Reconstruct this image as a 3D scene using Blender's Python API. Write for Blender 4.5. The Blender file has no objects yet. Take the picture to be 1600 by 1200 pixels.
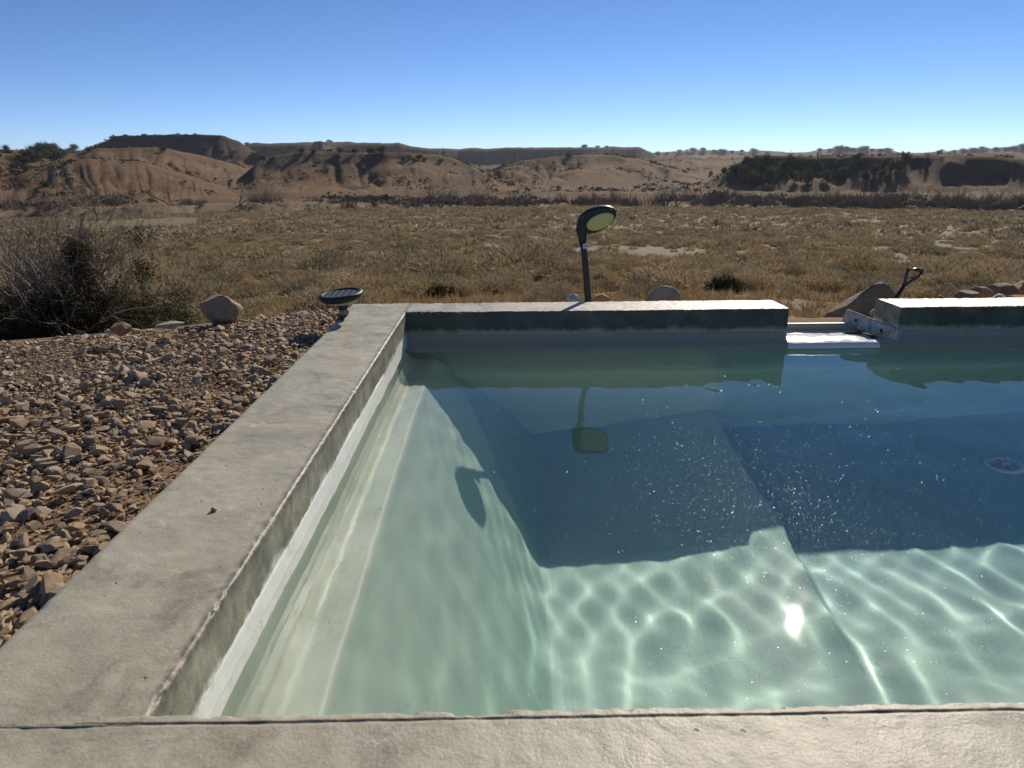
import bpy, bmesh, math, random
import numpy as np
from mathutils import Vector, Matrix

random.seed(7)
RNG = np.random.default_rng(7)
SC = bpy.context.scene
COL = SC.collection
R = math.radians

# ------------------------------------------------------------------ camera
CAM_H = 0.69
F_PX, YAW, PITCH, ROLL = 1150.0, R(0.7), R(16.7), R(0.44)
cd = bpy.data.cameras.new('camera')
cam = bpy.data.objects.new('camera', cd)
COL.objects.link(cam)
_f = Vector((math.sin(YAW) * math.cos(PITCH), math.cos(YAW) * math.cos(PITCH), -math.sin(PITCH)))
_r = Vector((math.cos(YAW), -math.sin(YAW), 0))
_u = _r.cross(_f)
_r = _r * math.cos(ROLL) - _u * math.sin(ROLL)
_u = _r.cross(_f)
M3 = Matrix((_r, _u, -_f)).transposed()
cam.matrix_world = Matrix.Translation((0, 0, CAM_H)) @ M3.to_4x4()
cd.sensor_width = 36.0
cd.lens = F_PX / 1600 * 36
cd.clip_start = 0.02
cd.clip_end = 30000
cd.dof.use_dof = True
cd.dof.focus_distance = 2.9
cd.dof.aperture_fstop = 11.0
SC.camera = cam

# ------------------------------------------------------------------ sky, sun, exposure
SUN_EL, SUN_AZ = R(32.5), R(24.4)          # azimuth measured from +Y towards +X
world = bpy.data.worlds.new('World')
SC.world = world
world.use_nodes = True
wn, wl = world.node_tree.nodes, world.node_tree.links
wn.clear()
sky = wn.new('ShaderNodeTexSky')
sky.sky_type = 'NISHITA'
sky.sun_disc = False
sky.sun_elevation = SUN_EL
sky.sun_rotation = SUN_AZ
sky.altitude = 2500
sky.air_density = 0.62
sky.dust_density = 0.0
sky.ozone_density = 2.0
bg = wn.new('ShaderNodeBackground')
bg.inputs['Strength'].default_value = 0.112
wo = wn.new('ShaderNodeOutputWorld')
hs = wn.new('ShaderNodeHueSaturation')
hs.inputs['Saturation'].default_value = 1.14
hs.inputs['Value'].default_value = 1.0
wl.new(sky.outputs[0], hs.inputs['Color'])
tn = wn.new('ShaderNodeMix'); tn.data_type = 'RGBA'; tn.blend_type = 'MULTIPLY'
tn.inputs[0].default_value = 1.0
tn.inputs[7].default_value = (0.93, 0.955, 1.04, 1)
wl.new(hs.outputs[0], tn.inputs[6])
wl.new(tn.outputs[2], bg.inputs[0])
wl.new(bg.outputs[0], wo.inputs[0])

sl = bpy.data.lights.new('sun', 'SUN')
sl.energy = 5.0
sl.angle = R(0.5)
sl.color = (1.0, 0.90, 0.76)
sun = bpy.data.objects.new('sun', sl)
COL.objects.link(sun)
SUN_DIR = Vector((math.sin(SUN_AZ) * math.cos(SUN_EL), math.cos(SUN_AZ) * math.cos(SUN_EL), math.sin(SUN_EL)))
sun.rotation_euler = SUN_DIR.to_track_quat('Z', 'Y').to_euler()
sun.location = (5, 10, 12)
sl.cycles.is_caustics_light = True

SC.view_settings.view_transform = 'Standard'
SC.view_settings.look = 'None'
SC.view_settings.exposure = 0.0
SC.view_settings.gamma = 1.0
SC.view_settings.use_curve_mapping = False
SC.cycles.use_denoising = True
SC.cycles.max_bounces = 10
SC.cycles.transmission_bounces = 8
SC.cycles.transparent_max_bounces = 8
SC.cycles.diffuse_bounces = 3
SC.cycles.sample_clamp_indirect = 6

# ------------------------------------------------------------------ helpers: noise
def _hash(ix, iy, iz, seed):
    h = (ix.astype(np.int64) * 374761393 + iy.astype(np.int64) * 668265263 + iz.astype(np.int64) * 2147483647 + seed * 974634777) & 0xFFFFFFFF
    h = ((h ^ (h >> 13)) * 1274126177) & 0xFFFFFFFF
    h = ((h ^ (h >> 16)) * 2246822519) & 0xFFFFFFFF
    h = h ^ (h >> 15)
    return (h & 0xFFFFFF) / float(0xFFFFFF)

def vnoise(x, y, z=None, seed=0):
    x = np.asarray(x, float); y = np.asarray(y, float) + 0 * x
    z = np.zeros_like(x) if z is None else np.asarray(z, float) + 0 * x
    ix, iy, iz = np.floor(x), np.floor(y), np.floor(z)
    fx, fy, fz = x - ix, y - iy, z - iz
    fx, fy, fz = [f * f * f * (f * (f * 6 - 15) + 10) for f in (fx, fy, fz)]
    out = 0
    for a in (0, 1):
        wx = fx if a else 1 - fx
        for b in (0, 1):
            wy = fy if b else 1 - fy
            for c in (0, 1):
                wz = fz if c else 1 - fz
                out = out + wx * wy * wz * _hash(ix + a, iy + b, iz + c, seed)
    return out * 2 - 1

def fbm(x, y, z=None, octs=4, seed=0, gain=0.5):
    s, a, n = 0, 1.0, 0
    for k in range(octs):
        m = 2.03 ** k
        s = s + a * vnoise(np.asarray(x) * m + 17 * k, np.asarray(y) * m - 9 * k, None if z is None else np.asarray(z) * m, seed + k)
        n += a
        a *= gain
    return s / n

def smooth(a, b, x):
    t = np.clip((np.asarray(x, float) - a) / (b - a), 0, 1)
    return t * t * (3 - 2 * t)

# ------------------------------------------------------------------ helpers: objects
def tag(o, label=None, cat=None, group=None, kind=None):
    if label: o['label'] = label
    if cat: o['category'] = cat
    if group: o['group'] = group
    if kind: o['kind'] = kind
    return o

def empty(name, loc, rz=0.0):
    o = bpy.data.objects.new(name, None)
    o.location = loc
    o.rotation_euler = (0, 0, rz)
    o.empty_display_size = 0.05
    COL.objects.link(o)
    return o

def link(name, me, mat=None, parent=None, loc=(0, 0, 0)):
    o = bpy.data.objects.new(name, me)
    if mat is not None and not me.materials:
        me.materials.append(mat)
    COL.objects.link(o)
    o.parent = parent
    o.location = loc
    return o

def mesh_np(name, V, Fc, smooth_shade=True, attrs=None):
    V = np.ascontiguousarray(V, np.float32)
    Fc = np.ascontiguousarray(Fc, np.int32)
    k = Fc.shape[1]
    me = bpy.data.meshes.new(name)
    me.vertices.add(len(V)); me.vertices.foreach_set('co', V.ravel())
    me.loops.add(Fc.size); me.loops.foreach_set('vertex_index', Fc.ravel())
    me.polygons.add(len(Fc))
    me.polygons.foreach_set('loop_start', np.arange(0, Fc.size, k, dtype=np.int32))
    me.polygons.foreach_set('loop_total', np.full(len(Fc), k, np.int32))
    me.polygons.foreach_set('use_smooth', np.full(len(Fc), smooth_shade, bool))
    for nm, (typ, arr) in (attrs or {}).items():
        at = me.attributes.new(nm, typ, 'POINT')
        if typ == 'FLOAT':
            at.data.foreach_set('value', np.ascontiguousarray(arr, np.float32).ravel())
        else:
            a = np.ones((len(V), 4), np.float32); a[:, :3] = arr
            at.data.foreach_set('color', a.ravel())
    me.update(calc_edges=True)
    return me

def grid_faces(nu, nv, flip=False, off=0):
    i, j = np.meshgrid(np.arange(nu - 1), np.arange(nv - 1), indexing='ij')
    a = (i * nv + j).ravel() + off
    q = np.stack([a, a + nv, a + nv + 1, a + 1], 1)
    return q[:, ::-1] if flip else q

def resample(pts, step):
    pts = np.asarray(pts, float)
    out = [pts[:1]]
    for a, b, s in zip(pts[:-1], pts[1:], (step if hasattr(step, '__len__') else [step] * (len(pts) - 1))):
        n = max(1, int(math.ceil(np.linalg.norm(b - a) / s)))
        t = np.arange(1, n + 1)[:, None] / n
        out.append(a + (b - a) * t)
    return np.concatenate(out)

def bm_obj(name, bm, mat, parent=None, smooth_shade=False, loc=(0, 0, 0)):
    me = bpy.data.meshes.new(name)
    bm.normal_update()
    bm.to_mesh(me); bm.free()
    if smooth_shade:
        me.polygons.foreach_set('use_smooth', np.ones(len(me.polygons), bool))
    return link(name, me, mat, parent, loc)

def bm_lathe(bm, prof, n=40, mtx=None):
    rings = []
    for (r, z) in prof:
        ring = []
        for k in range(n):
            a = 2 * math.pi * k / n
            v = Vector((r * math.cos(a), r * math.sin(a), z))
            ring.append(bm.verts.new(mtx @ v if mtx else v))
        rings.append(ring)
    for a, b in zip(rings[:-1], rings[1:]):
        for k in range(n):
            bm.faces.new((a[k], a[(k + 1) % n], b[(k + 1) % n], b[k]))
    bm.faces.new(list(reversed(rings[0])))
    bm.faces.new(rings[-1])

def bm_tube(bm, path, rad, n=12, flat=1.0, side=Vector((1, 0, 0))):
    """path: points; rad: radius per point; flat: squash across `side`"""
    rings = []
    for i, p in enumerate(path):
        p = Vector(p)
        t = (Vector(path[min(i + 1, len(path) - 1)]) - Vector(path[max(i - 1, 0)])).normalized()
        s = (side - t * side.dot(t)).normalized()
        q = t.cross(s)
        ring = []
        for k in range(n):
            a = 2 * math.pi * k / n
            ring.append(bm.verts.new(p + s * math.cos(a) * rad[i] + q * math.sin(a) * rad[i] * flat))
        rings.append(ring)
    for a, b in zip(rings[:-1], rings[1:]):
        for k in range(n):
            bm.faces.new((a[k], a[(k + 1) % n], b[(k + 1) % n], b[k]))
    bm.faces.new(list(reversed(rings[0])))
    bm.faces.new(rings[-1])

# ray helpers for siting things found in the photograph
_F, _R, _U = np.array(_f), np.array(_r), np.array(_u)
def ray(px, py):
    d = (px - 800) / F_PX * _R - (py - 600) / F_PX * _U + _F
    return d / np.linalg.norm(d)
def at_y(px, py, y):
    d = ray(px, py)
    return np.array([0, 0, CAM_H]) + d * (y / d[1])
def az_el(px, py):
    d = ray(px, py)
    return math.atan2(d[0], d[1]), d[2] / math.hypot(d[0], d[1])

# ------------------------------------------------------------------ helpers: materials
class NT:
    def __init__(s, name):
        s.m = bpy.data.materials.new(name)
        s.m.use_nodes = True
        s.n, s.l = s.m.node_tree.nodes, s.m.node_tree.links
        s.n.clear()
        s.out = s.n.new('ShaderNodeOutputMaterial')
    def node(s, t, ins=None, **kw):
        nd = s.n.new(t)
        for k, v in kw.items(): setattr(nd, k, v)
        for k, v in (ins or {}).items():
            if isinstance(v, bpy.types.NodeSocket): s.l.new(v, nd.inputs[k])
            else: nd.inputs[k].default_value = v
        return nd
    def noise(s, vec, scale, detail=5, rough=0.55, dist=0.0):
        return s.node('ShaderNodeTexNoise', {'Vector': vec, 'Scale': scale, 'Detail': detail, 'Roughness': rough, 'Distortion': dist}).outputs['Fac']
    def ramp(s, fac, stops):
        nd = s.node('ShaderNodeValToRGB', {'Fac': fac})
        e = nd.color_ramp.elements
        while len(e) < len(stops): e.new(0.5)
        for el, (p, c) in zip(e, stops):
            el.position = p
            el.color = (*c, 1) if len(c) == 3 else c
        return nd.outputs['Color']
    def gray(s, fac, a, b, lo=0.0, hi=1.0):
        return s.node('ShaderNodeMapRange', {'Value': fac, 'From Min': a, 'From Max': b, 'To Min': lo, 'To Max': hi}).outputs['Result']
    def mix(s, fac, a, b, mode='MIX'):
        nd = s.node('ShaderNodeMix', data_type='RGBA', blend_type=mode)
        for k, v in ((0, fac), (6, a), (7, b)):
            if isinstance(v, bpy.types.NodeSocket): s.l.new(v, nd.inputs[k])
            else: nd.inputs[k].default_value = v if k == 0 else (*v, 1)
        return nd.outputs[2]
    def math(s, op, a, b=None):
        nd = s.node('ShaderNodeMath', operation=op)
        for k, v in ((0, a), (1, b)):
            if v is None: continue
            if isinstance(v, bpy.types.NodeSocket): s.l.new(v, nd.inputs[k])
            else: nd.inputs[k].default_value = v
        return nd.outputs[0]
    def coord(s, w='Object'):
        return s.node('ShaderNodeTexCoord').outputs[w]
    def pos(s):
        return s.node('ShaderNodeNewGeometry').outputs['Position']
    def attr(s, name, out='Fac'):
        return s.node('ShaderNodeAttribute', attribute_name=name).outputs[out]
    def bump(s, h, strength=0.3, dist=0.01, normal=None):
        ins = {'Height': h, 'Strength': strength, 'Distance': dist}
        if normal is not None: ins['Normal'] = normal
        return s.node('ShaderNodeBump', ins).outputs[0]
    def bsdf(s, col, rough=0.7, spec=0.5, normal=None, **kw):
        b = s.node('ShaderNodeBsdfPrincipled')
        def st(k, v):
            if isinstance(v, bpy.types.NodeSocket): s.l.new(v, b.inputs[k])
            else: b.inputs[k].default_value = (*v, 1) if (isinstance(v, tuple) and len(v) == 3) else v
        st('Base Color', col); st('Roughness', rough); st('Specular IOR Level', spec)
        if normal is not None: s.l.new(normal, b.inputs['Normal'])
        for k, v in kw.items(): st(k.replace('_', ' '), v)
        return b.outputs[0]
    def done(s, surf=None, vol=None):
        if surf is not None: s.l.new(surf, s.out.inputs['Surface'])
        if vol is not None: s.l.new(vol, s.out.inputs['Volume'])
        return s.m

def simple(name, col, rough=0.6, spec=0.4, var=0.15, scale=30, bump=0.0, bscale=200):
    t = NT(name); p = t.coord()
    n = t.noise(p, scale)
    c = t.mix(n, tuple(x * (1 - var) for x in col), tuple(min(1, x * (1 + var)) for x in col))
    nb = t.bump(t.noise(p, bscale), bump, 0.002) if bump else None
    return t.done(t.bsdf(c, rough, spec, nb))

def concrete_mat():
    """grey trowelled concrete; its lower inner band is white pool plaster with a worn feathered upper rim"""
    t = NT('weathered_concrete'); p = t.pos()
    sx = t.node('ShaderNodeSeparateXYZ', {'Vector': p})
    big = t.noise(p, 2.2, 4, 0.6, 0.6)
    mid = t.noise(p, 9, 6, 0.65, 0.3)
    fine = t.noise(p, 160, 4, 0.7)
    c = t.ramp(big, [(0.30, (0.232, 0.204, 0.133)), (0.46, (0.311, 0.281, 0.194)), (0.60, (0.373, 0.339, 0.241)), (0.75, (0.362, 0.292, 0.175))])
    c = t.mix(t.gray(mid, 0.38, 0.68, 0, 0.6), c, (0.475, 0.435, 0.322))
    # trowel streaks, stretched along the slab
    mp = t.node('ShaderNodeMapping', {'Vector': p, 'Scale': (4.0, 11.0, 6.0)})
    stre = t.noise(mp.outputs[0], 1.6, 5, 0.6, 0.8)
    c = t.mix(t.gray(stre, 0.50, 0.70, 0, 0.28), c, (0.203, 0.182, 0.125))
    c = t.mix(t.gray(fine, 0.35, 0.75, 0.0, 0.5), c, (0.520, 0.479, 0.354))
    # tan water stains and white mineral marks
    st = t.noise(p, 3.3, 3, 0.5, 1.0)
    c = t.mix(t.gray(st, 0.57, 0.70, 0, 0.4), c, (0.28, 0.205, 0.115))
    dk = t.noise(p, 5.5, 6, 0.7, 0.8)
    c = t.mix(t.gray(dk, 0.53, 0.66, 0, 0.6), c, (0.14, 0.125, 0.092))
    wh = t.noise(p, 15, 6, 0.75, 0.5)
    c = t.mix(t.gray(wh, 0.585, 0.66, 0, 0.6), c, (0.52, 0.50, 0.43))
    # grime caught in the chipped inner rim of the side wall
    rim = t.gray(t.math('ABSOLUTE', t.math('ADD', sx.outputs['X'], 0.474)), 0.004, 0.014, 1, 0)
    rim = t.math('MULTIPLY', rim, t.gray(t.noise(p, 40, 6, 0.8), 0.34, 0.56, 0, 0.85))
    rim = t.math('MULTIPLY', rim, t.gray(sx.outputs['Z'], -0.03, -0.012, 0, 1))
    rim = t.math('MULTIPLY', rim, t.gray(sx.outputs['Y'], 0.80, 0.83, 0, 1))
    c = t.mix(rim, c, (0.075, 0.062, 0.045))
    # tiny air holes
    vor = t.node('ShaderNodeTexVoronoi', {'Vector': p, 'Scale': 22.0, 'Randomness': 1.0}, feature='F1')
    hole = t.gray(vor.outputs['Distance'], 0.045, 0.075, 1, 0)
    keep = t.math('GREATER_THAN', t.noise(p, 19, 2), 0.44)
    hole = t.math('MULTIPLY', hole, keep)
    c = t.mix(t.math('MULTIPLY', hole, 0.75), c, (0.06, 0.055, 0.05))
    # hairline shrinkage cracks and a few pale scratches
    cn = t.node('ShaderNodeTexNoise', {'Vector': p, 'Scale': 2.1, 'Detail': 9, 'Roughness': 0.6}).outputs['Fac']
    ck = t.gray(t.math('ABSOLUTE', t.math('SUBTRACT', cn, 0.53)), 0.0, 0.0016, 1, 0)
    ck = t.math('MULTIPLY', ck, t.math('GREATER_THAN', t.noise(p, 1.9, 2), 0.5))
    c = t.mix(t.math('MULTIPLY', ck, 0.55), c, (0.10, 0.09, 0.07))
    mps = t.node('ShaderNodeMapping', {'Vector': p, 'Rotation': (0, 0, 0.7), 'Scale': (60.0, 2.5, 1.0)})
    sc_ = t.gray(t.noise(mps.outputs[0], 1.0, 3, 0.6), 0.70, 0.78, 0, 0.35)
    c = t.mix(sc_, c, (0.52, 0.50, 0.43))
    # upright faces darkened in the colour to deepen their shade, then the plaster band
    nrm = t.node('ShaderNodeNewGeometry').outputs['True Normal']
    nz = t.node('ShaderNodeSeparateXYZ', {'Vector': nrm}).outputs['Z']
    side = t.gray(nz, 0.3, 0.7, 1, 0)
    side_shade = t.math('MULTIPLY', side, t.gray(t.noise(p, 14, 5, 0.7), 0.35, 0.65, 0.3, 0.9))
    c = t.mix(side_shade, c, (0.10, 0.095, 0.072))
    # shade of the far wall's inner face, painted nearly black by its normal
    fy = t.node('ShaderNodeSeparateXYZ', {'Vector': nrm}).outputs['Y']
    far_shade = t.math('MULTIPLY', t.gray(fy, -0.5, -0.8, 0, 1), t.gray(t.noise(p, 6, 5, 0.7), 0.3, 0.6, 0.55, 0.95))
    c = t.mix(far_shade, c, (0.028, 0.036, 0.030))
    ragged = t.math('ADD', sx.outputs['Z'], t.gray(t.noise(p, 7, 6, 0.75), 0, 1, -0.045, 0.045))
    band = t.math('MULTIPLY', t.gray(ragged, -0.085, -0.108, 0, 1), side)
    plaster = t.mix(t.noise(p, 12), (0.66, 0.65, 0.59), (0.80, 0.79, 0.74))
    plaster = t.mix(t.gray(fy, -0.5, -0.8, 0, 0.9), plaster, (0.29, 0.255, 0.195))  # far face: its shade is put into the plaster colour
    c = t.mix(band, c, plaster)
    h = t.math('ADD', t.math('MULTIPLY', fine, 0.6), t.math('MULTIPLY', hole, -1.2))
    h = t.math('ADD', h, t.math('MULTIPLY', mid, 0.35))
    nb = t.bump(h, 0.55, 0.004)
    ro = t.gray(mid, 0.3, 0.7, 0.38, 0.58)
    return t.done(t.bsdf(c, ro, 0.5, nb))

def plaster_mat():
    """off-white hand-trowelled pool plaster"""
    t = NT('pool_plaster'); p = t.pos()
    mp = t.node('ShaderNodeMapping', {'Vector': p, 'Scale': (4.0, 1.2, 2.0)})
    a = t.noise(mp.outputs[0], 2.0, 6, 0.6, 0.6)
    b = t.noise(p, 14, 6, 0.7, 0.5)
    c = t.ramp(a, [(0.3, (0.54, 0.54, 0.44)), (0.5, (0.66, 0.65, 0.54)), (0.7, (0.74, 0.72, 0.61))])
    c = t.mix(t.gray(b, 0.55, 0.7, 0, 0.25), c, (0.44, 0.43, 0.34))
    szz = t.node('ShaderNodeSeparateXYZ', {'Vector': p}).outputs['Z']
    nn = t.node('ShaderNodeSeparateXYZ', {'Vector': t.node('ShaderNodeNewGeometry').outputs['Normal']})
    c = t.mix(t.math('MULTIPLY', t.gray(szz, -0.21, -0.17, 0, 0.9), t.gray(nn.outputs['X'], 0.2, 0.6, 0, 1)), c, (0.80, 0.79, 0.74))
    # far side above the water: shade put into the plaster as a darker brown
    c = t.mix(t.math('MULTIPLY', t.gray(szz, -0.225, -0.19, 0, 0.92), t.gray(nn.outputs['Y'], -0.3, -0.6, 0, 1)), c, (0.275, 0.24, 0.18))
    # below the ledge the water's absorption of light is painted into the plaster
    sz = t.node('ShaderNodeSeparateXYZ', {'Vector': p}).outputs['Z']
    depth_tint = t.gray(t.math('ADD', sz, t.gray(b, 0, 1, -.02, .02)), -0.375, -0.44, 0, 1)
    c = t.mix(t.math('MULTIPLY', depth_tint, 0.9), c, (0.49, 0.68, 0.59))
    c = t.mix(t.math('MULTIPLY', depth_tint, t.gray(sz, -1.25, -0.45, 0, 0.75)), c, (0.72, 0.75, 0.64))
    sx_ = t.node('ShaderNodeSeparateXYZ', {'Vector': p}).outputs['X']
    c = t.mix(t.math('MULTIPLY', depth_tint, t.math('MULTIPLY', t.gray(sx_, 1.03, 1.12, 0, 0.6), t.gray(t.node('ShaderNodeSeparateXYZ', {'Vector': p}).outputs['Y'], 1.9, 2.5, 0, 1))), c, (0.27, 0.53, 0.56))  # bluer far right floor: reflected sky painted into the plaster
    crack = t.node('ShaderNodeTexNoise', {'Vector': p, 'Scale': 2.3, 'Detail': 8, 'Roughness': 0.62}).outputs['Fac']
    ck = t.gray(t.math('ABSOLUTE', t.math('SUBTRACT', crack, 0.5)), 0.0, 0.0018, 1, 0)
    ck = t.math('MULTIPLY', ck, t.math('GREATER_THAN', t.noise(p, 2.7, 2), 0.56))
    c = t.mix(t.math('MULTIPLY', ck, 0.7), c, (0.16, 0.15, 0.11))
    nb = t.bump(t.math('ADD', a, t.math('MULTIPLY', b, 0.4)), 0.35, 0.01)
    return t.done(t.bsdf(c, 0.45, 0.4, nb))

def water_mat():
    t = NT('pool_water'); p = t.pos()
    g = t.node('ShaderNodeBsdfGlass', {'Color': (0.93, 0.99, 0.99, 1), 'Roughness': 0.022, 'IOR': 1.333})
    return t.done(g.outputs[0])

def tint_nodes(t, amt=1.0):
    """per-piece variation: point attribute on merged stuff plus object random on individuals"""
    oi = t.node('ShaderNodeObjectInfo').outputs['Random']
    return t.math('FRACT', t.math('ADD', t.attr('tint'), oi))

def stone_mat(name, stops, rough=0.75, scale=60, bump=0.6):
    t = NT(name); p = t.coord()
    k = tint_nodes(t)
    c = t.ramp(k, stops)
    c = t.mix(t.gray(t.noise(p, scale, 6, 0.7, 0.4), 0.38, 0.66, 0, 0.6), c, (0.15, 0.11, 0.07))
    c = t.mix(t.gray(t.noise(p, scale * 3.1, 5, 0.7), 0.5, 0.72, 0, 0.45), c, (0.46, 0.38, 0.28))
    nb = t.bump(t.noise(p, scale * 2.2, 7, 0.72), bump, 0.25 / scale)
    return t.done(t.bsdf(c, rough, 0.35, nb))

def leaf_mat(name, stops, trans=0.35, rough=0.7):
    t = NT(name)
    c = t.ramp(tint_nodes(t), stops)
    d = t.bsdf(c, rough, 0.2)
    tr = t.node('ShaderNodeBsdfTranslucent', {'Color': c}).outputs[0]
    mx = t.node('ShaderNodeMixShader', {0: trans, 1: d, 2: tr})
    return t.done(mx.outputs[0])

M = {}
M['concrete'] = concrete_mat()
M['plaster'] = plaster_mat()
M['water'] = water_mat()
M['gravel'] = stone_mat('gravel_stone', [(0.0, (0.391, 0.260, 0.137)), (0.2, (0.468, 0.332, 0.186)), (0.38, (0.326, 0.260, 0.176)), (0.5, (0.547, 0.402, 0.245)), (0.64, (0.378, 0.224, 0.118)), (0.8, (0.482, 0.389, 0.275)), (0.93, (0.430, 0.272, 0.157)), (1.0, (0.651, 0.532, 0.373))])
M['boulder'] = stone_mat('boulder_stone', [(0.0, (0.29, 0.185, 0.105)), (1.0, (0.36, 0.265, 0.17))], scale=11, bump=.9)
M['pale_stone'] = stone_mat('pale_stone', [(0.0, (0.42, 0.36, 0.27)), (1.0, (0.48, 0.42, 0.32))], scale=12)
M['white_stone'] = stone_mat('white_stone', [(0.0, (0.62, 0.62, 0.60)), (1.0, (0.66, 0.65, 0.62))], scale=12)
M['red_stone'] = stone_mat('red_stone', [(0.0, (0.36, 0.15, 0.09)), (1.0, (0.38, 0.17, 0.10))], scale=18)
M['ochre_stone'] = stone_mat('ochre_stone', [(0.0, (0.42, 0.27, 0.11)), (1.0, (0.40, 0.26, 0.12))], scale=10)
M['grey_stone'] = stone_mat('grey_stone', [(0.0, (0.38, 0.34, 0.29)), (1.0, (0.42, 0.38, 0.33))], scale=14)
M['sage'] = leaf_mat('sagebrush_leaf', trans=0.22, stops=[(0.0, (0.38, 0.29, 0.155)), (0.3, (0.44, 0.335, 0.185)), (0.6, (0.25, 0.215, 0.125)), (0.85, (0.50, 0.38, 0.22)), (1.0, (0.22, 0.175, 0.105))])
M['dark_shrub'] = leaf_mat('dark_shrub_leaf', [(0, (0.045, 0.042, 0.025)), (1, (0.065, 0.058, 0.035))], 0.12)
M['grass'] = leaf_mat('dry_grass', [(0, (0.33, 0.23, 0.11)), (0.5, (0.27, 0.18, 0.085)), (1, (0.38, 0.28, 0.15))], 0.4)
M['juniper'] = leaf_mat('juniper_foliage', [(0, (0.060, 0.068, 0.036)), (0.5, (0.08, 0.086, 0.046)), (1, (0.055, 0.066, 0.04))], 0.3)
M['evergreen'] = leaf_mat('evergreen_foliage', [(0, (0.035, 0.04, 0.015)), (0.7, (0.05, 0.052, 0.02)), (1, (0.075, 0.045, 0.025))], 0.2)
M['twig'] = leaf_mat('grey_twig', [(0, (0.20, 0.16, 0.12)), (0.5, (0.27, 0.225, 0.18)), (1, (0.14, 0.105, 0.08))], 0.0)
M['thicket'] = leaf_mat('bare_thicket_twig', [(0, (0.23, 0.18, 0.135)), (0.5, (0.29, 0.225, 0.17)), (1, (0.17, 0.13, 0.10))], 0.25)
M['bark'] = simple('bark', (0.10, 0.08, 0.06), 0.85, 0.2, 0.3, 8)
M['pale_bark'] = leaf_mat('bare_tree_bark', [(0, (0.16, 0.125, 0.095)), (1, (0.20, 0.16, 0.12))], 0.0)
M['black_plastic'] = simple('black_plastic', (0.014, 0.016, 0.020), 0.42, 0.5, 0.3, 40)
M['panel'] = simple('solar_panel_glass', (0.022, 0.026, 0.036), 0.55, 0.35, 0.4, 120)
M['rim'] = simple('dusty_black_rim', (0.018, 0.019, 0.022), 0.5, 0.35, 0.3, 50)
M['lens'] = simple('cream_lens', (0.60, 0.53, 0.33), 0.35, 0.5, 0.08, 30)
M['diffuser'] = simple('yellowed_diffuser', (0.62, 0.56, 0.24), 0.4, 0.4, 0.08, 15)
M['collar'] = simple('grey_collar', (0.22, 0.19, 0.15), 0.5, 0.5, 0.2, 40)
M['sticker'] = simple('white_sticker', (0.7, 0.7, 0.68), 0.6, 0.3, 0.03)
M['ink'] = simple('black_ink', (0.03, 0.03, 0.03), 0.7, 0.2, 0.02)
M['grip'] = simple('shovel_grip', (0.02, 0.021, 0.025), 0.35, 0.5, 0.2, 40)
M['steel'] = simple('dull_steel', (0.25, 0.24, 0.23), 0.45, 0.6, 0.2, 30)

# ------------------------------------------------------------------ terrain heights
G_R = np.array([0, 3.8, 4.15, 4.6, 5.5, 8, 12, 17, 28, 46, 120, 280, 330, 400, 20000.])
G_Z = np.array([-.165, -.165, -.17, -.29, -.49, -1.02, -1.55, -2.3, -3.55, -5.15, -9.35, -15.2, -16.0, -16.4, -16.6])
TERR_EDGE = np.array([(-6.0, 2.0), (-3.2, 2.55), (-2.05, 2.90), (-1.75, 3.02), (-1.45, 3.20), (-1.2, 3.38), (-1.0, 3.55), (-0.80, 3.70), (-0.6, 3.72), (0, 3.72)])

def terrace_y(x):
    return np.interp(x, TERR_EDGE[:, 0], TERR_EDGE[:, 1]) + 0.05 * vnoise(np.asarray(x) * 2.5, np.asarray(x) * 0 + 3.3)

# hills: crest outlines are (photo x, photo y) pairs turned into bearing and slope, each at its own real distance
RIDGES = [  # distance, depth of the slope towards us, profile exponent, spur size, gully depth, pixels
    (2900, 500, 0.55, 60, 8, [(-900, 250), (700, 262), (960, 252), (1000, 240), (1060, 237), (1090, 234), (1180, 236), (1260, 238), (1285, 233), (1312, 231), (1385, 232), (1402, 238), (1440, 238), (1500, 234), (1560, 231), (1640, 229), (2400, 232)]),
    (1750, 120, 0.45, 45, 12, [(-900, 245), (300, 232), (365, 227), (400, 223), (520, 222), (622, 223), (642, 229), (662, 231), (725, 232), (800, 230), (900, 229), (1000, 229), (1014, 237), (1032, 247), (1080, 258), (1140, 265), (2400, 270)]),
    (980, 130, 0.7, 34, 9, [(-900, 262), (60, 252), (115, 243), (150, 226), (178, 213), (270, 210), (350, 213), (374, 221), (395, 236), (425, 250), (470, 262), (700, 275)]),
    (1150, 260, 0.8, 30, 5, [(700, 275), (960, 258), (1010, 250), (1060, 246), (1130, 247), (1200, 245), (1600, 240), (2400, 238)]),
    (640, 190, 0.9, 34, 6, [(-900, 232), (-200, 236), (0, 233), (60, 238), (118, 239), (150, 231), (200, 229), (262, 230), (300, 239), (350, 254), (400, 270), (450, 288), (520, 305)]),
    (455, 120, 1.1, 16, 3.5, [(-900, 262), (-200, 252), (0, 268), (55, 264), (105, 253), (170, 249), (232, 256), (282, 271), (330, 287), (370, 301), (420, 318)]),
    (560, 135, 0.72, 24, 13, [(300, 312), (370, 283), (398, 262), (430, 245), (466, 236), (560, 237), (625, 237), (680, 241), (712, 250), (742, 264), (780, 284), (835, 304), (880, 318)]),
    (760, 150, 0.85, 40, 14, [(740, 300), (780, 262), (812, 252), (850, 246), (888, 243), (960, 243), (1000, 250), (1040, 261), (1080, 274), (1120, 292), (1160, 310)]),
    (520, 34, 0.75, 11, 9, [(1070, 318), (1110, 292), (1138, 268), (1162, 251), (1190, 244), (1300, 243), (1400, 242), (1480, 243), (1560, 246), (1640, 249), (2400, 240)]),
]
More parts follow.
